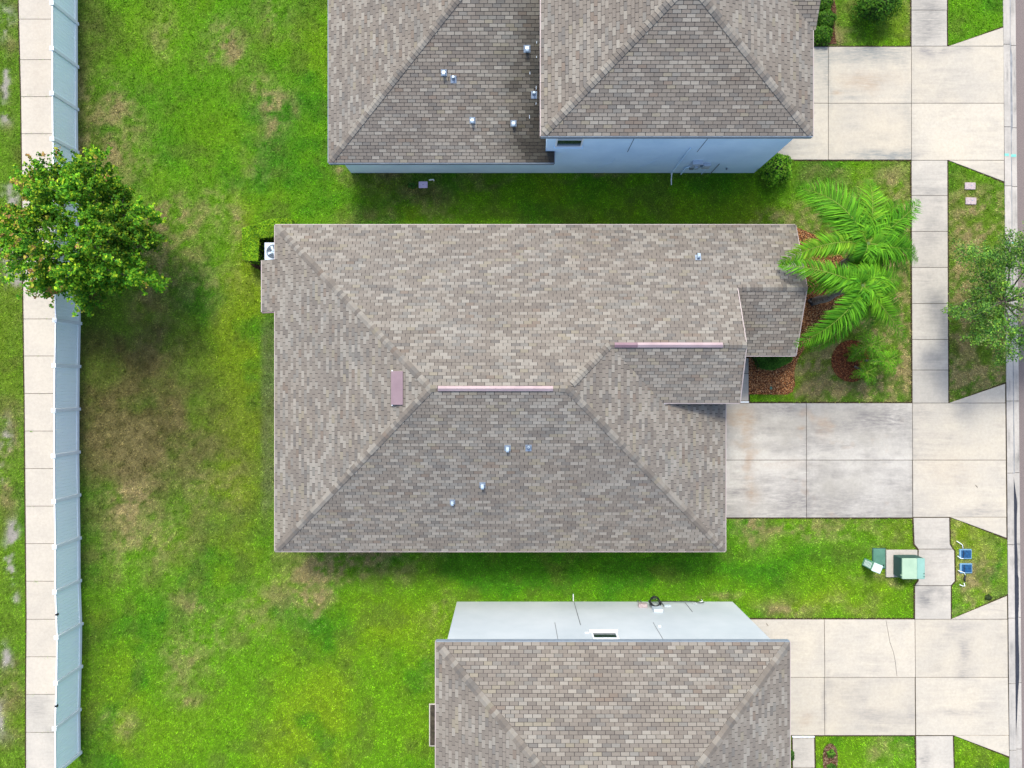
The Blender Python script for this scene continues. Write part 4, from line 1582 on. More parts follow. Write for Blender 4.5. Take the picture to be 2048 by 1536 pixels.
OLS = (LXW, LYS, lz)
gooseneck(888, 145, OLS, N_S, V_S, ht, 1.0)
gooseneck(945, 240, OLS, N_S, V_S, ht, 1.0)
gooseneck(1027, 246, OLS, N_S, V_S, ht, 1.0)
gooseneck(1054, 97, OLS, N_S, V_S, ht, 1.1)
pipe_vent(907, 157, OLS, N_S, V_S, ht)
pipe_vent(1068, 188, OLS, N_S, V_S, ht)

# ---------------------------------------------------------------- LOWER HOUSE
hb = empty("house", (0, 0, 0))
tag(hb, "pale grey two storey house at the bottom with a brown hip roof", "house")
R = Roof(hb, PALH['bottom'], 3)
bz, BXW, BXE, BYN, BYS = 5.36, -2.66, 9.71, -9.02, -20.9
bh = (BYN - BYS) / 2
R.plane((BXW, BYN, bz), (1, 0, 0), V_N, [[(BXW, BYN), (BXE, BYN), (BXE - bh, BYN - bh), (BXW + bh, BYN - bh)]])
R.plane((BXW, BYS, bz), (0, 1, 0), V_W, [[(BXW, BYS), (BXW + bh, BYS + bh), (BXW, BYN)]])
R.plane((BXE, BYS, bz), (0, 1, 0), V_E, [[(BXE, BYS), (BXE - bh, BYS + bh), (BXE, BYN)]])
R.plane((BXW, BYS, bz), (1, 0, 0), V_S, [[(BXW, BYS), (BXE, BYS), (BXE - bh, BYN - bh), (BXW + bh, BYN - bh)]])
R.finish(300)
R.caps((BXW, BYN, bz), (BXW + bh, BYN - bh, bz + bh * K), N_W, N_N, seed=21, w=.145)
R.caps((BXE, BYN, bz), (BXE - bh, BYN - bh, bz + bh * K), N_E, N_N, seed=22, w=.145)
fascia(hb, [(BXE, BYN, bz), (BXW, BYN, bz)], M_fascia_blue)
fascia(hb, [(BXW, BYN, bz), (BXW, BYS, bz)], M_fascia)
fascia(hb, [(BXE, BYS, bz), (BXE, BYN, bz)], M_fascia)
w = MB()
w.poly_prism([(-2.34, -9.25), (9.37, -9.25), (9.37, -20.6), (-2.34, -20.6)], -0.2, bz - .12)
w.build("wall", M_wall_grey, hb)
YB = -9.25
window(hb, 2.93, 3.88, 3.75, 5.02, YB, 1)
for (x, z0, z1) in ((1.66, 2.65, 5.2), (5.47, 2.65, 5.2)):
    MB().box(x, YB + .006, (z0 + z1) / 2, .016, .010, z1 - z0).build("control_joint", M_joint_g, hb)
MB().box(2.63, YB + .006, 1.5, .026, .010, 2.9).build("control_joint", M_joint_g, hb)
MB().box(7.32, YB + .006, .75, .026, .010, 1.25).build("control_joint", M_joint_g, hb)
MB().tube([(2.60, YB + .04, .08), (2.60, YB + .34, .05)], .017, 8).build("drain_pipe", M_white, hb)
MB().box(5.62, YB + .032, 3.15, .10, .06, .07).build("wall_bracket", M_white, hb)
MB().box(2.78, YB + .02, 3.82, .14, .04, .04).build("wall_bracket", M_white, hb)
o = wall_box(hb, "utility_box", 5.42, .72, .36, .26, .15, YB, 1, M_pinkconc, .02)
MB().tube([(5.34, YB + .05, .0), (5.34, YB + .05, .6)], .018, 8).build("conduit", M_joint_g, o)
MB().tube([(5.46, YB + .05, .0), (5.46, YB + .05, .6)], .018, 8).build("conduit", M_joint_g, o)
o = wall_box(hb, "meter_box", 5.93, 1.22, .38, .5, .14, YB, 1, M_acwhite, .015)
MB().tube([(5.80, YB + .05, .0), (5.80, YB + .05, 1.0)], .022, 8).build("conduit", M_joint_g, o)
o = wall_box(hb, "utility_box", 6.45, .62, .30, .24, .06, YB, 1, M_acwhite, .01)
MB().tube([(6.30, YB + .05, .0), (6.30, YB + .05, .8)], .016, 8).build("conduit", M_joint_g, o)
for k in range(3):
    MB().tube([(7.62 + k * .06, YB + .03, .12), (7.62 + k * .06, YB + .03, .42)], .013, 8).build("pipe_stub", M_white, hb)
MB().tube([(7.86, YB + .05, .30), (8.02, YB + .12, .32), (8.02, YB + .12, .10)], .018, 8).build("hose_bib", M_white, hb)
# black cable coil hanging on the boxes and running along the wall
ca = MB()
for q in range(5):
    pts = []
    ph = q * 1.1
    for k in range(25):
        a = 2 * math.pi * k / 24
        rx, rz_ = .20 + .018 * math.sin(q * 2.1), .26 + .02 * math.cos(q * 3.)
        pts.append((5.92 + rx * math.cos(a) + .015 * q - .03, YB + .20 + .035 * (q % 3) + .09 * math.sin(a + ph) * .4 - (0.10) * math.sin(a), .80 + rz_ * math.sin(a) + .02 * math.sin(ph)))
    ca.tube(pts, .017, 6)
ca.tube([(6.05, YB + .22, .62), (6.3, YB + .14, .45), (6.8, YB + .10, .30), (7.3, YB + .08, .22), (7.7, YB + .07, .22), (7.95, YB + .07, .38), (8.02, YB + .13, .55)], .017, 6)
tag(ca.build("cable_coil", M_black, smooth=True), "coiled black cable hung on the grey wall of the bottom house", "cable")

# old weathered slab behind the lower house
sl = structure("patio")
slab([(858, 1406), (900, 1406), (900, 1492), (858, 1492)], M_conc_walk, sl, z1=.05, name="slab_rim")
xx0, yy0 = P(860.5, 1408.5)
xx1, yy1 = P(900, 1489.5)
MB().poly_prism([(xx0, yy1), (xx1, yy1), (xx1, yy0), (xx0, yy0)], .0, .056).build("slab_top", M_conc_old, sl)

# ================================================================ FENCE
fe = empty("fence", (-18.4, 0, 0))
tag(fe, "long white vinyl privacy fence along the back path", "fence")
FH = 1.70
ftx = [(-90, 102.5), (6, 102.5), (97, 102.8), (187, 102.6), (278, 103.6), (369, 104.6), (459, 105.8), (550, 107.4), (640, 109), (731, 107), (821, 106.2), (912, 106), (1003, 107), (1094, 108.3), (1184, 108.6), (1275, 112.0), (1366, 110.8), (1457, 108), (1548, 109)]
posts = []
for (py, px) in ftx:
    X, Y = P(px + 1.2, py, FH)
    posts.append(Vector((X, Y, 0)))
fl_ = Vector((-18.4, 0, 0))
boardm = {}
PW = 0.13
postm = MB().box(0, 0, FH / 2 - .03, PW, PW, FH + .02).build("fence_post", M_white, fe, bevel=.008)
postm.location = posts[0] - fl_
capm = MB()
capm.v = [(-.085, -.085, FH + .0), (.085, -.085, FH), (.085, .085, FH), (-.085, .085, FH), (-.085, -.085, FH + .03), (.085, -.085, FH + .03), (.085, .085, FH + .03), (-.085, .085, FH + .03), (0, 0, FH + .075)]
capm.f = [[3, 2, 1, 0], [0, 1, 5, 4], [1, 2, 6, 5], [2, 3, 7, 6], [3, 0, 4, 7], [4, 5, 8], [5, 6, 8], [6, 7, 8], [7, 4, 8]]
capo = capm.build("post_cap", M_white, postm)
for p in posts[1:]:
    o = postm.copy()
    COL.objects.link(o)
    o.parent = fe
    o.location = p - fl_
    c = capo.copy()
    COL.objects.link(c)
    c.parent = o
for a, b in zip(posts, posts[1:]):
    d = b - a
    L = d.length
    rz = math.atan2(d.y, d.x)
    mid = (a + b) / 2
    for (nm, zc, hh, th) in (("top_rail", FH - .055, .07, .050), ("bottom_rail", .13, .16, .060)):
        m = MB().box(0, 0, zc, L - PW - .004, th, hh)
        o = m.build(nm, M_white, fe, bevel=.005, seg=1)
        o.location = mid - fl_
        o.rotation_euler.z = rz
    n = 12
    bw = (L - PW - .01) / n
    key = round(bw, 3)
    if key not in boardm:
        t_ = .011
        hb_ = FH - .09 - .21
        m = MB()
        # tongue-and-groove board with small chamfers so each joint reads as a groove
        w_ = bw - .0015
        prof = [(-w_ / 2, 0), (-w_ / 2 + .006, t_), (w_ / 2 - .006, t_), (w_ / 2, 0), (w_ / 2 - .006, -t_), (-w_ / 2 + .006, -t_)]
        for zz in (.21, FH - .09):
            for (x_, y_) in prof:
                m.v.append((x_, y_, zz))
        for i in range(6):
            j = (i + 1) % 6
            m.f.append([i, j, 6 + j, 6 + i])
        m.f.append(list(range(6))[::-1])
        m.f.append([6 + i for i in range(6)])
        tmp = m.build("fence_board", M_vinyl, fe)
        boardm[key] = tmp.data
        bpy.data.objects.remove(tmp)
    dn = d.normalized()
    for k in range(n):
        o = link("fence_board", boardm[key], fe)
        o.location = a + dn * (PW / 2 + .005 + bw * (k + .5)) - fl_
        o.rotation_euler.z = rz
for py, px in ((1229, 112), (1412, 111)):
    X, Y = P(px, py, FH - .05)
    MB().box(X - fl_.x + .03, Y, FH - .07, .08, .085, .10).build("rail_bracket", M_black, fe)


# ================================================================ PLANTS
def leaf_mesh(centres, normals, sizes, cols, mat, name, aspect=0.55, fold=0.25):
    """pointed folded leaves: 4 vertices, 2 triangles each"""
    n = len(centres)
    C = np.asarray(centres)
    Nn = np.asarray(normals)
    Nn = Nn / (np.linalg.norm(Nn, axis=1, keepdims=True) + 1e-9)
    r = rng.normal(size=(n, 3))
    U = np.cross(Nn, r)
    U /= (np.linalg.norm(U, axis=1, keepdims=True) + 1e-9)
    W = np.cross(Nn, U)
    s = np.asarray(sizes)[:, None]
    v = np.zeros((n, 4, 3))
    v[:, 0] = C - U * s * .5
    v[:, 1] = C + W * s * aspect * .5 + Nn * s * fold * .3
    v[:, 2] = C + U * s * .5 - Nn * s * .1
    v[:, 3] = C - W * s * aspect * .5 + Nn * s * fold * .3
    base = np.arange(n)[:, None] * 4
    f = np.concatenate([base + np.array([[0, 2, 1]]), base + np.array([[0, 3, 2]])], 0)
    return fast_mesh(name, v.reshape(-1, 3), f, mat, np.repeat(np.asarray(cols), 4, axis=0))


def rnd_unit(n):
    v = rng.normal(size=(n, 3))
    return v / np.linalg.norm(v, axis=1, keepdims=True)


def tree(base, centre, rad, ntwig, leaves_per, lsize, pal, redpal, red_frac, label, name="tree", trunk_r=.11, sparse=False, lift=.3, clus=.16, seed=1, spread_xy=None, inside=None):
    r_ = np.random.default_rng(seed)
    t = empty(name, base)
    tag(t, label, "tree")
    base = Vector(base)
    centre = Vector(centre)
    wood = MB()
    fork = base + (centre - base) * .38
    fork.z = base.z + (centre.z - base.z) * .42
    l0 = lambda p: tuple(Vector(p) - base)
    wood.tube([l0(base), l0(base + (fork - base) * .5 + Vector((.03, .02, 0))), l0(fork)], trunk_r, 9, trunk_r * .7)
    mains = []
    nm = 11
    for i in range(nm):
        a = 2 * math.pi * i / nm + r_.uniform(-.25, .25)
        el = r_.uniform(.1, 1.1)
        d = Vector((math.cos(a) * math.cos(el), math.sin(a) * math.cos(el), math.sin(el)))
        end = centre + Vector((d.x * rad[0], d.y * rad[1], d.z * rad[2])) * r_.uniform(.72, .9)
        midp = fork.lerp(end, .5) + Vector(r_.uniform(-.15, .15, 3))
        midp.z += .15
        wood.tube([l0(fork), l0(midp), l0(end)], trunk_r * .5, 6, .018)
        mains.append((fork, midp, end))
    wo = wood.build("trunk", M_bark, t, smooth=True)
    # twig ends: leafy shoots
    C, Nr, S, K_ = [], [], [], []
    tw = MB()
    pal = np.array(pal)
    redpal = np.array(redpal)
    k = 0
    tries = 0
    while k < ntwig and tries < ntwig * 8:
        tries += 1
        d = r_.normal(size=3)
        d /= np.linalg.norm(d)
        if d[2] < -.45:
            continue
        rr = r_.uniform(.35, 1.0) ** .5
        a = math.atan2(d[1], d[0])
        lob = 1 + .14 * math.sin(a * 3 + seed) + .13 * math.sin(a * 7 + 2 * seed) + .13 * math.sin(a * 13 + seed)
        # gaps between limbs
        gapn = fbm(np.array([d[0] * 2.2 + 5 * seed]), np.array([d[1] * 2.2 + d[2]]), .45, seed + 3, 3)[0]
        if gapn < (.42 if sparse else .33) and rr > .5:
            continue
        p = np.array(centre) + d * np.array(rad) * rr * lob
        if inside is not None and not inside(p):
            continue
        k += 1
        tone = fbm(np.array([p[0]]), np.array([p[1]]), .7, seed + 20, 3)[0]
        sh = r_.normal(size=3) * .3 + d * .9 + np.array([0, 0, lift])
        sh /= np.linalg.norm(sh)
        ln = r_.uniform(.25, .6) * (1.7 if r_.random() < .12 else 1)
        red = r_.random() < red_frac * (2.0 if rr > .85 else .4) * (2.0 if d[0] < 0 else .35)
        nl = int(leaves_per * r_.uniform(.6, 1.3))
        tt = r_.random(nl) ** .8
        pos = p[None, :] + sh[None, :] * (tt * ln)[:, None] + r_.normal(size=(nl, 3)) * clus * .5 * (1.1 - .6 * tt)[:, None]
        nn_ = r_.normal(size=(nl, 3)) * .55 + np.array([0, 0, .85])
        cidx = pal[r_.integers(0, len(pal), nl)]
        cc_ = cidx * (0.15 + 1.75 * tone) * r_.uniform(.75, 1.25, nl)[:, None]
        tip = tt > .6
        cc_[tip] *= np.array([1.25, 1.15, 1.0])
        if red:
            cc_[tip] = redpal[r_.integers(0, len(redpal), tip.sum())] * r_.uniform(.8, 1.2, tip.sum())[:, None]
        C.append(pos)
        Nr.append(nn_)
        S.append(r_.uniform(.6, 1.25, nl) * lsize)
        K_.append(cc_)
        if k % 5 == 0:
            q = np.array(mains[int(r_.integers(0, nm))][1])
            best = min(mains, key=lambda m_: (Vector(p) - m_[2]).length)
            st = best[1].lerp(best[2], .6)
            e_ = Vector(p + sh * ln * .8)
            tw.tube([l0(st), l0(st.lerp(e_, .55) + Vector((0, 0, -.05))), l0(e_)], .012, 4, .004, cap=False)
    C = np.concatenate(C) - np.array(base)
    me = leaf_mesh(C, np.concatenate(Nr), np.concatenate(S), np.concatenate(K_), M_leaf, "crown", aspect=.62)
    link("crown", me, t)
    tw.build("twig", M_bark, t)
    return t


G1 = [(0.07, 0.225, 0.012), (0.05, 0.175, 0.012), (0.12, 0.29, 0.014), (0.26, 0.40, 0.022), (0.05, 0.17, 0.014)]
cx_, cy_ = P(148, 466, 3.6)
bx_, by_ = P(262, 508)
tree((bx_, by_, 0), (cx_, cy_, 3.2), (2.6, 2.4, 1.7), 1350, 34, .125, G1,
     [(0.34, .19, .07), (0.42, .30, .08), (0.26, .15, .06), (.40, .36, .05), (.34, .36, .04), (.30, .34, .03), (.36, .40, .04)], .07,
     "bushy green tree with reddish shoots overhanging the white fence", seed=3)
cx_, cy_ = P(2062, 592, 3.2)
bx_, by_ = P(1972, 612)
tree((bx_, by_, 0), (cx_, cy_, 3.0), (2.3, 2.1, 1.2), 1150, 28, .08,
     [(.075, .19, .035), (.055, .15, .03), (.11, .25, .04), (.035, .11, .02), (.17, .32, .04)], [(.2, .25, .08)], .05,
     "open fine leaved street tree over the curb at the right edge", trunk_r=.08, sparse=True, lift=.0, clus=.22, seed=8)


def shrub(centre, rad, n, lsize, pal, label, name="shrub", cat="shrub", core=.78, box=None, group=None):
    """leafy shell round a dark twiggy inside; box = plan polygon for clipped hedges"""
    t = empty(name, centre)
    tag(t, label, cat, group)
    c0 = np.array(centre)
    pal_ = np.array(pal)
    if box is None:
        d = rnd_unit(n)
        d[:, 2] = np.abs(d[:, 2]) * 1.05 - .25
        lobes = 1 + .10 * np.sin(np.arctan2(d[:, 1], d[:, 0]) * 5 + c0[0]) + .06 * np.sin(d[:, 2] * 9 + c0[1])
        rr = rng.uniform(.72, 1.04, n) * lobes
        hz = rad[2]
        pos = d * np.array(rad) * rr[:, None] + np.array([0, 0, hz * .95])
        pos[:, 2] = np.maximum(pos[:, 2], .05)
        nrm = d + rng.normal(size=(n, 3)) * .45 + np.array([0, 0, .5])
        m = bmesh.new()
        bmesh.ops.create_icosphere(m, subdivisions=2, radius=1)
        for v_ in m.verts:
            v_.co = Vector((v_.co.x * rad[0] * core, v_.co.y * rad[1] * core, max(-.0, v_.co.z * rad[2] * core + hz * .9)))
        me = bpy.data.meshes.new("stems")
        m.to_mesh(me)
        m.free()
        me.materials.append(M_core)
        link("stems", me, t)
    else:
        pts, h = box
        pts = [(x - c0[0], y - c0[1]) for x, y in pts]
        x0, x1 = min(p[0] for p in pts), max(p[0] for p in pts)
        y0, y1 = min(p[1] for p in pts), max(p[1] for p in pts)
        X = rng.uniform(x0, x1, n * 3)
        Y = rng.uniform(y0, y1, n * 3)
        k = inpoly(X, Y, pts)
        X, Y = X[k][:n], Y[k][:n]
        Z = h + (fbm(X * 1, Y * 1, .35, 8, 3) - .5) * .10 + rng.uniform(-.05, .03, len(X))
        top = np.stack([X, Y, Z], 1)
        side = []
        m_ = len(pts)
        for i in range(m_):
            a, b = pts[i], pts[(i + 1) % m_]
            L = math.hypot(b[0] - a[0], b[1] - a[1])
            q = int(L * h * 260)
            tt = rng.random(q)
            side.append(np.stack([a[0] + (b[0] - a[0]) * tt + rng.normal(size=q) * .02, a[1] + (b[1] - a[1]) * tt + rng.normal(size=q) * .02, rng.uniform(.05, h, q)], 1))
        side = np.concatenate(side)
        pos = np.concatenate([top, side])
        nrm = np.concatenate([rng.normal(size=(len(top), 3)) * .4 + np.array([0, 0, 1]), rng.normal(size=(len(side), 3))])
        MB().poly_prism(grow(pts, -.05), 0, h - .06).build("stems", M_core, t)
    nn_ = len(pos)
    tone = fbm(pos[:, 0] + c0[0] * 3, pos[:, 1] + c0[1] * 3, .3, 14, 3)
    cc_ = pal_[rng.integers(0, len(pal_), nn_)] * (.55 + .9 * tone)[:, None] * rng.uniform(.75, 1.3, nn_)[:, None]
    me = leaf_mesh(pos, nrm, rng.uniform(.65, 1.25, nn_) * lsize, cc_, M_leaf, "foliage")
    link("foliage", me, t)
    return t


GH = [(0.19, .37, .012), (.12, .28, .012), (.26, .42, .015), (.05, .15, .01)]
x, y = P(1556, 333, .8)
shrub((x, y, 0), (.68, .66, .62), 2600, .11, [(.17, .40, .02), (.12, .32, .015), (.26, .46, .04), (.04, .13, .012)], "round glossy green bush beside the upper driveway")
hed = [(484, 456), (514, 448), (538, 439), (583, 435.5), (586, 452), (549, 474), (518, 476), (516, 523), (485, 520)]
hp = [P(a, b, .95) for a, b in hed]
shrub((hp[0][0] + .5, hp[0][1] - .3, 0), None, 9000, .06, GH, "clipped hedge wrapping the air conditioner at the rear corner", name="hedge", cat="hedge", box=(hp, .95))
hp = [P(a, b, .6) for a, b in [(1505, 700), (1588, 700), (1584, 722), (1548, 740), (1522, 736), (1512, 716)]]
shrub((hp[0][0] + .5, hp[0][1] - .3, 0), None, 4200, .06, [(.04, .13, .014), (.03, .10, .012), (.06, .16, .018)], "low green hedge under the entry eave in the mulch bed", name="hedge", cat="hedge", box=(hp, .6))
GD = [(.05, .15, .012), (.035, .11, .01), (.09, .20, .015)]
for (px, py, r1, h_, lab) in ((1650, 62, .42, .5, "dark low shrub nearest the upper driveway"), (1657, 32, .42, .55, "dark low shrub second from the upper driveway"), (1650, 2, .42, .5, "dark low shrub against the upper house at the frame top"),
                              ):
    x, y = P(px, py, h_)
    shrub((x, y, 0), (r1, r1, h_ * .6), 1500, .085, GD, lab, group="dark shrubs in the strip beside the upper house")
x, y = P(1768, -8, 1.4)
shrub((x, y, 0), (.95, .78, .9), 3200, .10, GD, "dark leafy bush cut off by the top edge of the photo")
x, y = P(1663, 1508, .1)
shrub((x, y, 0), (.17, .17, .10), 160, .09, [(.10, .25, .02), (.07, .2, .02)], "small bright weed growing in the bottom mulch patch", name="weed", cat="weed")
x, y = P(1664, 1534, .1)
shrub((x, y, 0), (.20, .14, .10), 160, .09, [(.05, .16, .02), (.07, .2, .02)], "dark tufted weed at the frame bottom in the mulch patch", name="weed", cat="weed")
x, y = P(1977, 1195, .05)
shrub((x, y, 0), (.16, .13, .05), 90, .09, [(.06, .08, .03), (.04, .07, .02)], "dark star shaped weed in the verge near the curb", name="weed", cat="weed")
x, y = P(824, 371, .1)
shrub((x, y, 0), (.20, .12, .08), 150, .09, [(.05, .15, .02), (.04, .11, .02)], "leafy weed beside the lilac lid near the upper house", name="weed", cat="weed")
x, y = P(1585.5, 1512, .1)
shrub((x, y, 0), (.08, .22, .08), 140, .08, [(.05, .14, .02), (.04, .11, .02)], "weed strip between the lower house and its entry walk", name="weed", cat="weed")


def frond(parent, C, tip, droop_pt=None, width=.42, tone=1.0, lift=.55, yellow=0.0, n=40, reps=2, ww=.021):
    """one feather frond from crown centre C to tip (world), with real arching midrib"""
    C, tip = Vector(C), Vector(tip)
    mid = C.lerp(tip, .5)
    if droop_pt is not None:
        mid = Vector(droop_pt)
    mid.z = max(C.z, tip.z) + lift
    pts = []
    for k in range(15):
        t = k / 14
        pts.append(C * (1 - t) ** 2 + mid * 2 * t * (1 - t) + tip * t * t)
    o_ = Vector(parent.location)
    mb = MB().tube([p - o_ for p in pts], .022, 5, .006)
    fr = mb.build("frond", M_rachis, parent, smooth=True)
    V_, F_, C_ = [], [], []
    g1 = np.array((.125, .36, .015)) * tone
    g2 = np.array((.040, .17, .010)) * tone
    gy_ = np.array((.38, .46, .03))
    for k in range(n):
        t = .10 + .90 * k / (n - 1)
        f = t * 14
        i = min(13, int(f))
        p = pts[i].lerp(pts[i + 1], f - i)
        d = (pts[i + 1] - pts[i]).normalized()
        side = d.cross(Vector((0, 0, 1))).normalized()
        up = side.cross(d).normalized()
        ln = width * (math.sin(math.pi * min(1, t * .86 + .12)) ** .55) * random.uniform(.85, 1.12)
        for s in (-1, 1):
            for rep in range(reps):
                fw = .35 + .75 * t + random.uniform(-.14, .14)
                upl = random.uniform(-.35, .35) if rep else random.uniform(-.2, .6)
                dr = (side * s + d * fw + up * upl).normalized()
                wv = (d - dr * d.dot(dr)).normalized() * ww * (1.2 - .4 * t)
                l2 = ln * random.uniform(.8, 1.05)
                p0 = p + d * random.uniform(-.02, .02)
                p1 = p0 + dr * l2 * .5 + Vector((0, 0, .01))
                p2 = p0 + dr * l2 + Vector((0, 0, -.16 * l2 - .05 * random.random()))
                b = len(V_)
                V_ += [p0 - wv * .6, p0 + wv * .6, p1 + wv, p1 - wv, p2]
                F_ += [[b, b + 1, b + 2], [b, b + 2, b + 3], [b + 3, b + 2, b + 4]]
                m_ = random.random()
                c = g1 * m_ + g2 * (1 - m_)
                yy = yellow * random.random()
                c = c * (1 - yy) + gy_ * yy
                c = c * random.uniform(.75, 1.25)
                C_ += [c * .8, c * .8, c, c, c * 1.25]
    me = fast_mesh("leaflet", np.array([list(v_ - o_) for v_ in V_]), np.array(F_), M_leaf, np.array(C_))
    link("leaflet", me, fr, kind='stuff')
    return fr


def palm(base, crown, fronds, label):
    t = empty("palm_tree", base)
    tag(t, label, "palm tree", "tall feather palms in the front bed")
    b, c = Vector(base), Vector(crown)
    o_ = b
    pts = [b.lerp(c, k / 8) + Vector((.05 * math.sin(k), .04 * math.cos(k * 1.3), 0)) * (0 if k in (0, 8) else 1) for k in range(9)]
    MB().tube([p - o_ for p in pts], .17, 12, .10).build("trunk", M_palmtrunk, t, smooth=True)
    MB().tube([c - o_ + Vector((0, 0, -.35)), c - o_ + Vector((0, 0, .15))], .12, 10, .06).build("crown_shaft", mat_simple("crown_shaft_green", (.07, .13, .03), None, 5, .7), t)
    for fd in fronds:
        tip = P3(fd[0], fd[1], fd[2])
        mid = None
        if fd[3] is not None:
            mid = P3(fd[3][0], fd[3][1], c.z)
        frond(t, c + Vector((0, 0, .05)), tip, mid, width=fd[4] * 1.42, tone=fd[5], yellow=fd[6])
    return t


zc = 4.6
palm(P3(1684, 530), P3(1733, 488, zc), [
    (1603, 378, 3.7, (1680, 400), .66, 1.0, .05), (1655, 385, 3.3, (1690, 420), .5, .8, .05), (1690, 440, 3.9, (1708, 460), .42, .9, .0), (1780, 500, 4.2, (1752, 495), .42, 1.0, .1), (1835, 520, 3.6, (1785, 500), .48, .95, .0), (1790, 405, 3.8, (1762, 440), .46, 1.0, .15), (1815, 425, 3.6, (1775, 455), .46, .9, .05), (1750, 540, 4.0, (1745, 515), .42, 1.0, .1), (1715, 530, 4.3, (1722, 505), .4, .95, .0), (1622, 400, 3.2, (1668, 440), .5, .85, .0), (1738, 360, 3.9, (1738, 420), .52, 1.05, .25), (1712, 375, 3.2, (1716, 430), .4, .85, 0),
    (1838, 402, 3.8, (1786, 452), .50, .95, .0), (1812, 440, 3.3, (1775, 470), .46, .9, .1), (1560, 527, 3.9, (1640, 478), .42, 1.0, .3),
    (1830, 498, 3.8, (1786, 505), .50, .95, .0), (1815, 545, 3.2, (1770, 520), .42, .85, .1), (1675, 455, 3.3, (1700, 468), .42, .8, .1), (1770, 425, 3.2, (1758, 455), .40, .8, .1),
    (1640, 430, 3.5, (1690, 440), .5, .95, .05), (1800, 400, 3.4, (1770, 440), .46, .9, .1), (1700, 520, 3.6, (1716, 500), .4, .8, .1), (1775, 540, 3.4, (1756, 512), .42, .85, .1), (1590, 505, 3.5, (1665, 490), .40, .9, .2), (1760, 385, 3.6, (1750, 430), .44, .95, .2), (1820, 470, 3.5, (1780, 480), .46, .9, .1), (1660, 410, 3.0, (1690, 445), .46, .8, .0)],
    "tall feather palm nearer the upper driveway")
palm(P3(1627, 603), P3(1722, 572, zc), [
    (1562, 530, 3.9, (1640, 540), .44, 1.0, .05), (1760, 600, 4.2, (1742, 580), .4, .95, .1), (1800, 560, 3.8, (1760, 560), .46, 1.0, .1), (1775, 610, 3.7, (1755, 585), .46, 1.0, .3), (1800, 625, 3.5, (1762, 600), .42, .9, .2), (1765, 530, 3.9, (1745, 545), .44, 1.0, .1), (1700, 600, 4.3, (1712, 585), .38, .9, 0), (1680, 550, 4.2, (1700, 560), .38, .85, 0), (1735, 665, 3.2, (1732, 620), .4, .8, .05), (1594, 690, 3.6, (1690, 640), .48, 1.0, .05), (1622, 700, 3.0, (1700, 660), .38, .85, 0), (1812, 684, 3.6, (1758, 620), .38, .95, .15),
    (1757, 640, 3.7, (1752, 580), .46, 1.05, .35), (1742, 528, 3.9, (1736, 545), .46, 1.0, .1), (1790, 590, 3.4, (1760, 570), .36, .9, .2), (1690, 625, 3.3, (1700, 600), .38, .85, 0), (1700, 545, 4.2, (1708, 555), .34, 1.05, 0), (1740, 610, 4.0, (1734, 590), .4, 1.0, .0),
    (1640, 560, 3.7, (1680, 556), .44, .9, .05), (1650, 660, 3.5, (1700, 625), .44, .9, .0), (1780, 650, 3.5, (1750, 610), .42, .95, .2), (1700, 520, 3.8, (1710, 540), .4, .85, .0), (1775, 545, 3.8, (1752, 552), .44, 1.0, .2), (1720, 640, 3.5, (1722, 605), .42, .9, .1), (1600, 580, 3.2, (1660, 560), .38, .85, .1)],
    "tall feather palm leaning out beside the entry porch roof")

# small clumping palm in the ring bed
sp = empty("pygmy_palm", P3(1712, 716))
tag(sp, "small clumping feathery palm in the round mulch ring", "palm tree")
ob_ = Vector(sp.location)
for (px, py, zz, r_, nf) in ((1740, 690, 1.4, 36, 17), (1772, 722, 1.25, 34, 16), (1732, 744, 1.0, 32, 14), (1712, 710, .8, 24, 10)):
    c = Vector(P3(px, py, zz))
    MB().tube([(ob_ * .45 + c * .55 - ob_) * Vector((1, 1, 0)) if False else Vector((c.x - ob_.x, c.y - ob_.y, 0)) * .6, c - ob_], .05, 8, .035).build("trunk", M_palmtrunk, sp)
    for k in range(nf):
        a = 2 * math.pi * k / nf + random.uniform(-.15, .15)
        rr = r_ * random.uniform(.6, 1.1)
        tip = P3(px + rr * math.cos(a), py + rr * math.sin(a), zz - random.uniform(-.1, .5))
        frond(sp, c, tip, None, width=.20, tone=random.uniform(.45, 1.25), lift=.25, yellow=.12, n=13, reps=1, ww=.016)

# ================================================================ SMALL THINGS
# air conditioner
acx0, acy0 = P(529, 485, .88)
ac = empty("air_conditioner", (acx0 + .38, acy0 - .38, 0))
tag(ac, "square pale air conditioner unit between the hedge and rear roof", "air conditioner")
MB().box(0, 0, .04, .95, .95, .08).build("pad", M_conc_curb, ac, bevel=.01)
MB().box(0, 0, .46, .72, .72, .76).build("body", M_acdark, ac, bevel=.04)
lid = MB().box(0, 0, .865, .76, .76, .05).build("top_panel", M_acwhite, ac, bevel=.022)
ring = MB()
for k in range(24):
    a0, a1 = 2 * math.pi * k / 24, 2 * math.pi * (k + 1) / 24
    ring.v += [(.29 * math.cos(a0), .29 * math.sin(a0), .893), (.29 * math.cos(a1), .29 * math.sin(a1), .893), (0, 0, .893)]
    b = len(ring.v) - 3
    ring.f.append([b, b + 1, b + 2])
ring.build("fan_opening", M_acdark, ac)
bl = MB()
for k in range(4):
    a = math.pi / 2 * k + .35
    M = Matrix.Rotation(a, 4, 'Z') @ Matrix.Rotation(.25, 4, 'X')
    v = [(.05, -.03, .902), (.25, -.05, .902), (.25, .05, .91), (.05, .03, .91)]
    bl.quad(*[tuple(Matrix.Rotation(a, 4, 'Z') @ Vector(q)) for q in v])
bl.tube([(0, 0, .896), (0, 0, .93)], .075, 14)
bl.build("fan", M_galv, ac)
gd = MB()
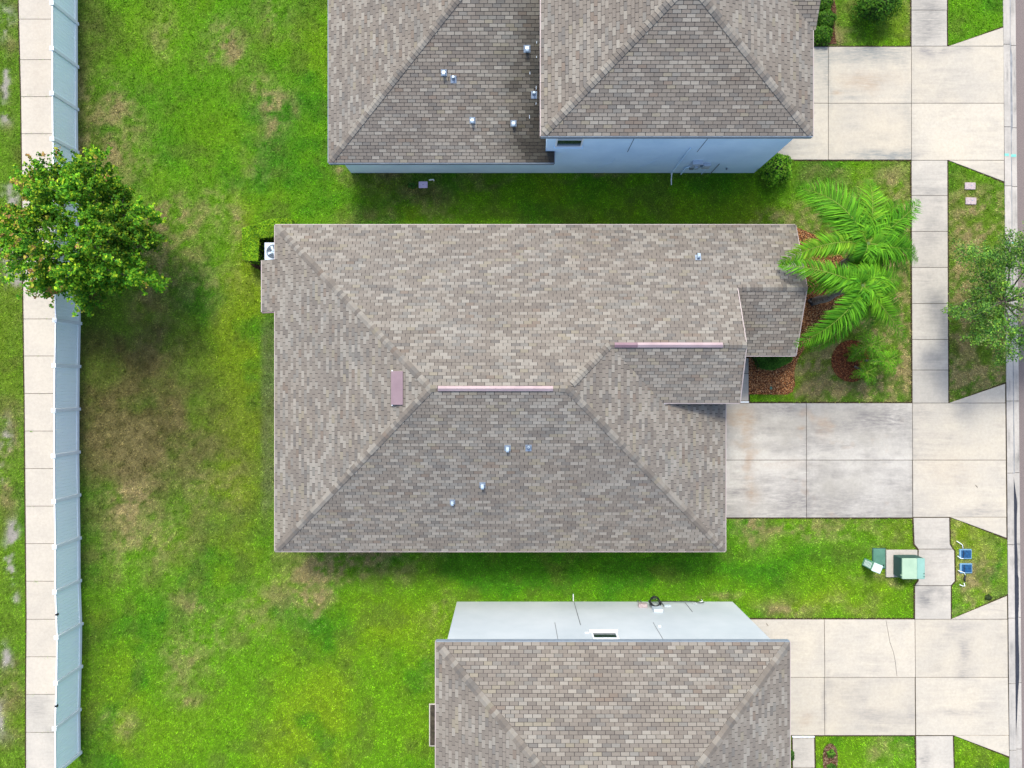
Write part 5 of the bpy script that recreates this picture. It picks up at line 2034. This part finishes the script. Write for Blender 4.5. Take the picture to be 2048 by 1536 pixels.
for r_ in (.08, .15, .22, .285):
    gd.tube([(r_ * math.cos(2 * math.pi * k / 24), r_ * math.sin(2 * math.pi * k / 24), .935) for k in range(25)], .004, 4, cap=False)
for k in range(8):
    a = math.pi * k / 4
    gd.tube([(0, 0, .937), (.30 * math.cos(a), .30 * math.sin(a), .90)], .004, 4)
gd.build("fan_guard", M_galv, ac)

# transformer on its pad
tx, ty_ = P(1801, 1126)
ups = empty("transformer_pad", (tx, ty_, 0))
tag(ups, "grey square concrete pad under the green electrical cabinet", "concrete pad")
hx, hy = 62 / 47.05 / 2, 54 / 47.05 / 2
MB().box(0, 0, .05, hx * 2, hy * 2, .12).build("slab", M_conc_walk, ups, bevel=.01)
tr = empty("transformer_box", (P(1806, 1128)[0], P(1806, 1128)[1], .11))
tag(tr, "large green electrical cabinet with a faded lid by the sidewalk", "utility cabinet")
MB().box(0, 0, .31, .96, .86, .62).build("body", M_green_dark, tr, bevel=.05, seg=3)
m = MB().box(-.155, 0, .645, .62, .86, .07)
o = m.build("lid", M_green_lid, tr, bevel=.03, seg=3)
o["label"] = "pale green lid half"
m = MB().box(.32, 0, .64, .325, .86, .065)
o = m.build("lid", M_green_lid2, tr, bevel=.03, seg=3)
o["label"] = "bluish green front lid half"
MB().box(.44, -.2, .678, .05, .03, .012).build("latch", M_green_dark, tr)
MB().box(.44, -.33, .678, .07, .025, .012).build("latch", M_green_dark, tr)
MB().box(-.48, -.28, .60, .03, .05, .06).build("hinge", M_green_lid, tr)

bxc = P(1757, 1116.5)
vb = empty("utility_vault", (bxc[0], bxc[1], 0))
tag(vb, "flat grey green vault cover beside the louvred pedestal", "utility box")
MB().box(0, 0, .035, 24 / 47.05, 39 / 47.05, .09).build("lid", M_green_box, vb, bevel=.03)
MB().box(0, 0, .02, 26.5 / 47.05, 41.5 / 47.05, .06).build("rim", M_green_dark, vb, bevel=.02)
MB().box(.17, -.28, .084, .06, .06, .01).build("keyhole", M_black, vb)
pdx, pdy = P(1733.5, 1126)
pe = empty("utility_pedestal", (pdx, pdy, 0))
pe.rotation_euler.z = math.radians(-22)
tag(pe, "narrow mint green louvred pedestal with bleached white top", "utility pedestal")
MB().box(0, 0, .40, .36, .33, .82).build("body", M_green_ped, pe, bevel=.03)
MB().box(0, 0, .845, .39, .36, .08).build("cap", M_pedwhite, pe, bevel=.03)
for k in range(6):
    MB().box(-.185, 0, .18 + k * .10, .03, .24, .035).build("louvre", M_pedwhite, pe)

# blue water meter boxes and their white pipework
for (px, py, lab) in ((1929.5, 1107.5, "blue water meter lid nearer the middle driveway"), (1930.5, 1136, "blue water meter lid nearer the bottom driveway")):
    x, y = P(px, py)
    mb = empty("water_meter_box", (x, y, 0))
    tag(mb, lab, "meter box", "blue water meter lids in the verge")
    MB().box(0, 0, .03, .52, .42, .07).build("rim", M_bluerim, mb, bevel=.02)
    MB().box(.02, 0, .05, .42, .33, .06).build("lid", M_bluelid, mb, bevel=.015)
    MB().tube([(.05, 0, .075), (.05, 0, .088)], .11, 16).build("dial_cover", M_bluelid, mb)
    MB().box(-.10, 0, .085, .025, .30, .012).build("hinge", M_black, mb)
for (pts, lab, g_) in (([(1913, 1082), (1921, 1087), (1925, 1090), (1926, 1098)], "white pipe bend above the upper blue meter lid", 0),
                       ([(1915, 1112), (1922, 1117), (1927, 1117)], "short white pipe below the upper blue meter lid", 0),
                       ([(1916, 1141), (1928, 1145), (1931, 1150)], "white pipe touching the lower blue meter lid", 0),
                       ([(1919, 1169), (1925, 1172), (1930, 1172), (1928, 1166)], "bent white pipe end in the dry grass of the verge", 0)):
    pp = [P3(a, b, .07) for a, b in pts]
    m = MB().tube(pp, .015, 8)
    tag(m.build("water_pipe", M_white, smooth=True), lab, "pipe")
m = MB().tube([P3(1931, 1151, .06), P3(1929, 1158, .07), P3(1930, 1163, .05)], .035, 8)
tag(m.build("water_valve", M_black), "black valve between white pipes in the verge", "valve")

for (px, py, lab) in ((1939, 372.5, "pinkish concrete meter lid nearer the upper driveway"), (1940.5, 402.5, "pinkish concrete meter lid nearer the street tree")):
    x, y = P(px, py)
    mb = empty("meter_lid", (x, y, 0))
    mb.rotation_euler.z = random.uniform(-.06, .06)
    tag(mb, lab, "meter lid", "pale meter lids in the verge")
    MB().box(0, 0, .03, .45, .30, .07).build("lid", M_pinkconc, mb, bevel=.025)
    MB().box(.05, .02, .068, .06, .03, .006).build("handle_slot", M_lead, mb)
x, y = P(846.5, 370)
mb = empty("valve_lid", (x, y, 0))
tag(mb, "lilac valve box lid in the grass by the upper house", "valve box")
MB().box(0, 0, .03, .38, .28, .07).build("lid", M_lilac, mb, bevel=.03)
MB().box(.0, .0, .068, .05, .03, .006).build("handle_slot", M_lead, mb)
m = MB().tube([P3(858, 360, .05), P3(867, 359, .05), P3(868, 362, .03)], .028, 8)
tag(m.build("drain_pipe", M_white), "short white drain pipe behind the lilac lid", "pipe")
x, y = P(1541, 776)
m = MB().box(x, y, .05, .09, .12, .05)
tag(m.build("irrigation_valve", M_green_box, bevel=.01), "small green irrigation cap in the entry mulch bed", "sprinkler")
# landscape light / dark rock heap at the leaning palm's foot
x, y = P(1628, 604)
m = bmesh.new()
bmesh.ops.create_icosphere(m, subdivisions=2, radius=.16)
for v_ in m.verts:
    v_.co *= 1 + .25 * math.sin(v_.co.x * 40 + v_.co.y * 31)
    v_.co.z = max(0, v_.co.z + .06)
me = bpy.data.meshes.new("stone")
m.to_mesh(me)
m.free()
me.materials.append(M_black)
o = link("stone", me)
o.location = (x - .12, y, .02)
tag(o, "dark stone at the foot of the leaning palm", "stone")
# leaf litter on concrete
for (px, py, lab) in ((1953, 972, "tiny dark twig on the middle driveway apron"), (1534.5, 1249, "small dark leaf on the bottom driveway")):
    m = MB().tube([P3(px - 2, py - 2, .045), P3(px, py, .05), P3(px + 2, py + 3, .045)], .012, 5)
    tag(m.build("twig", M_bark), lab, "twig")
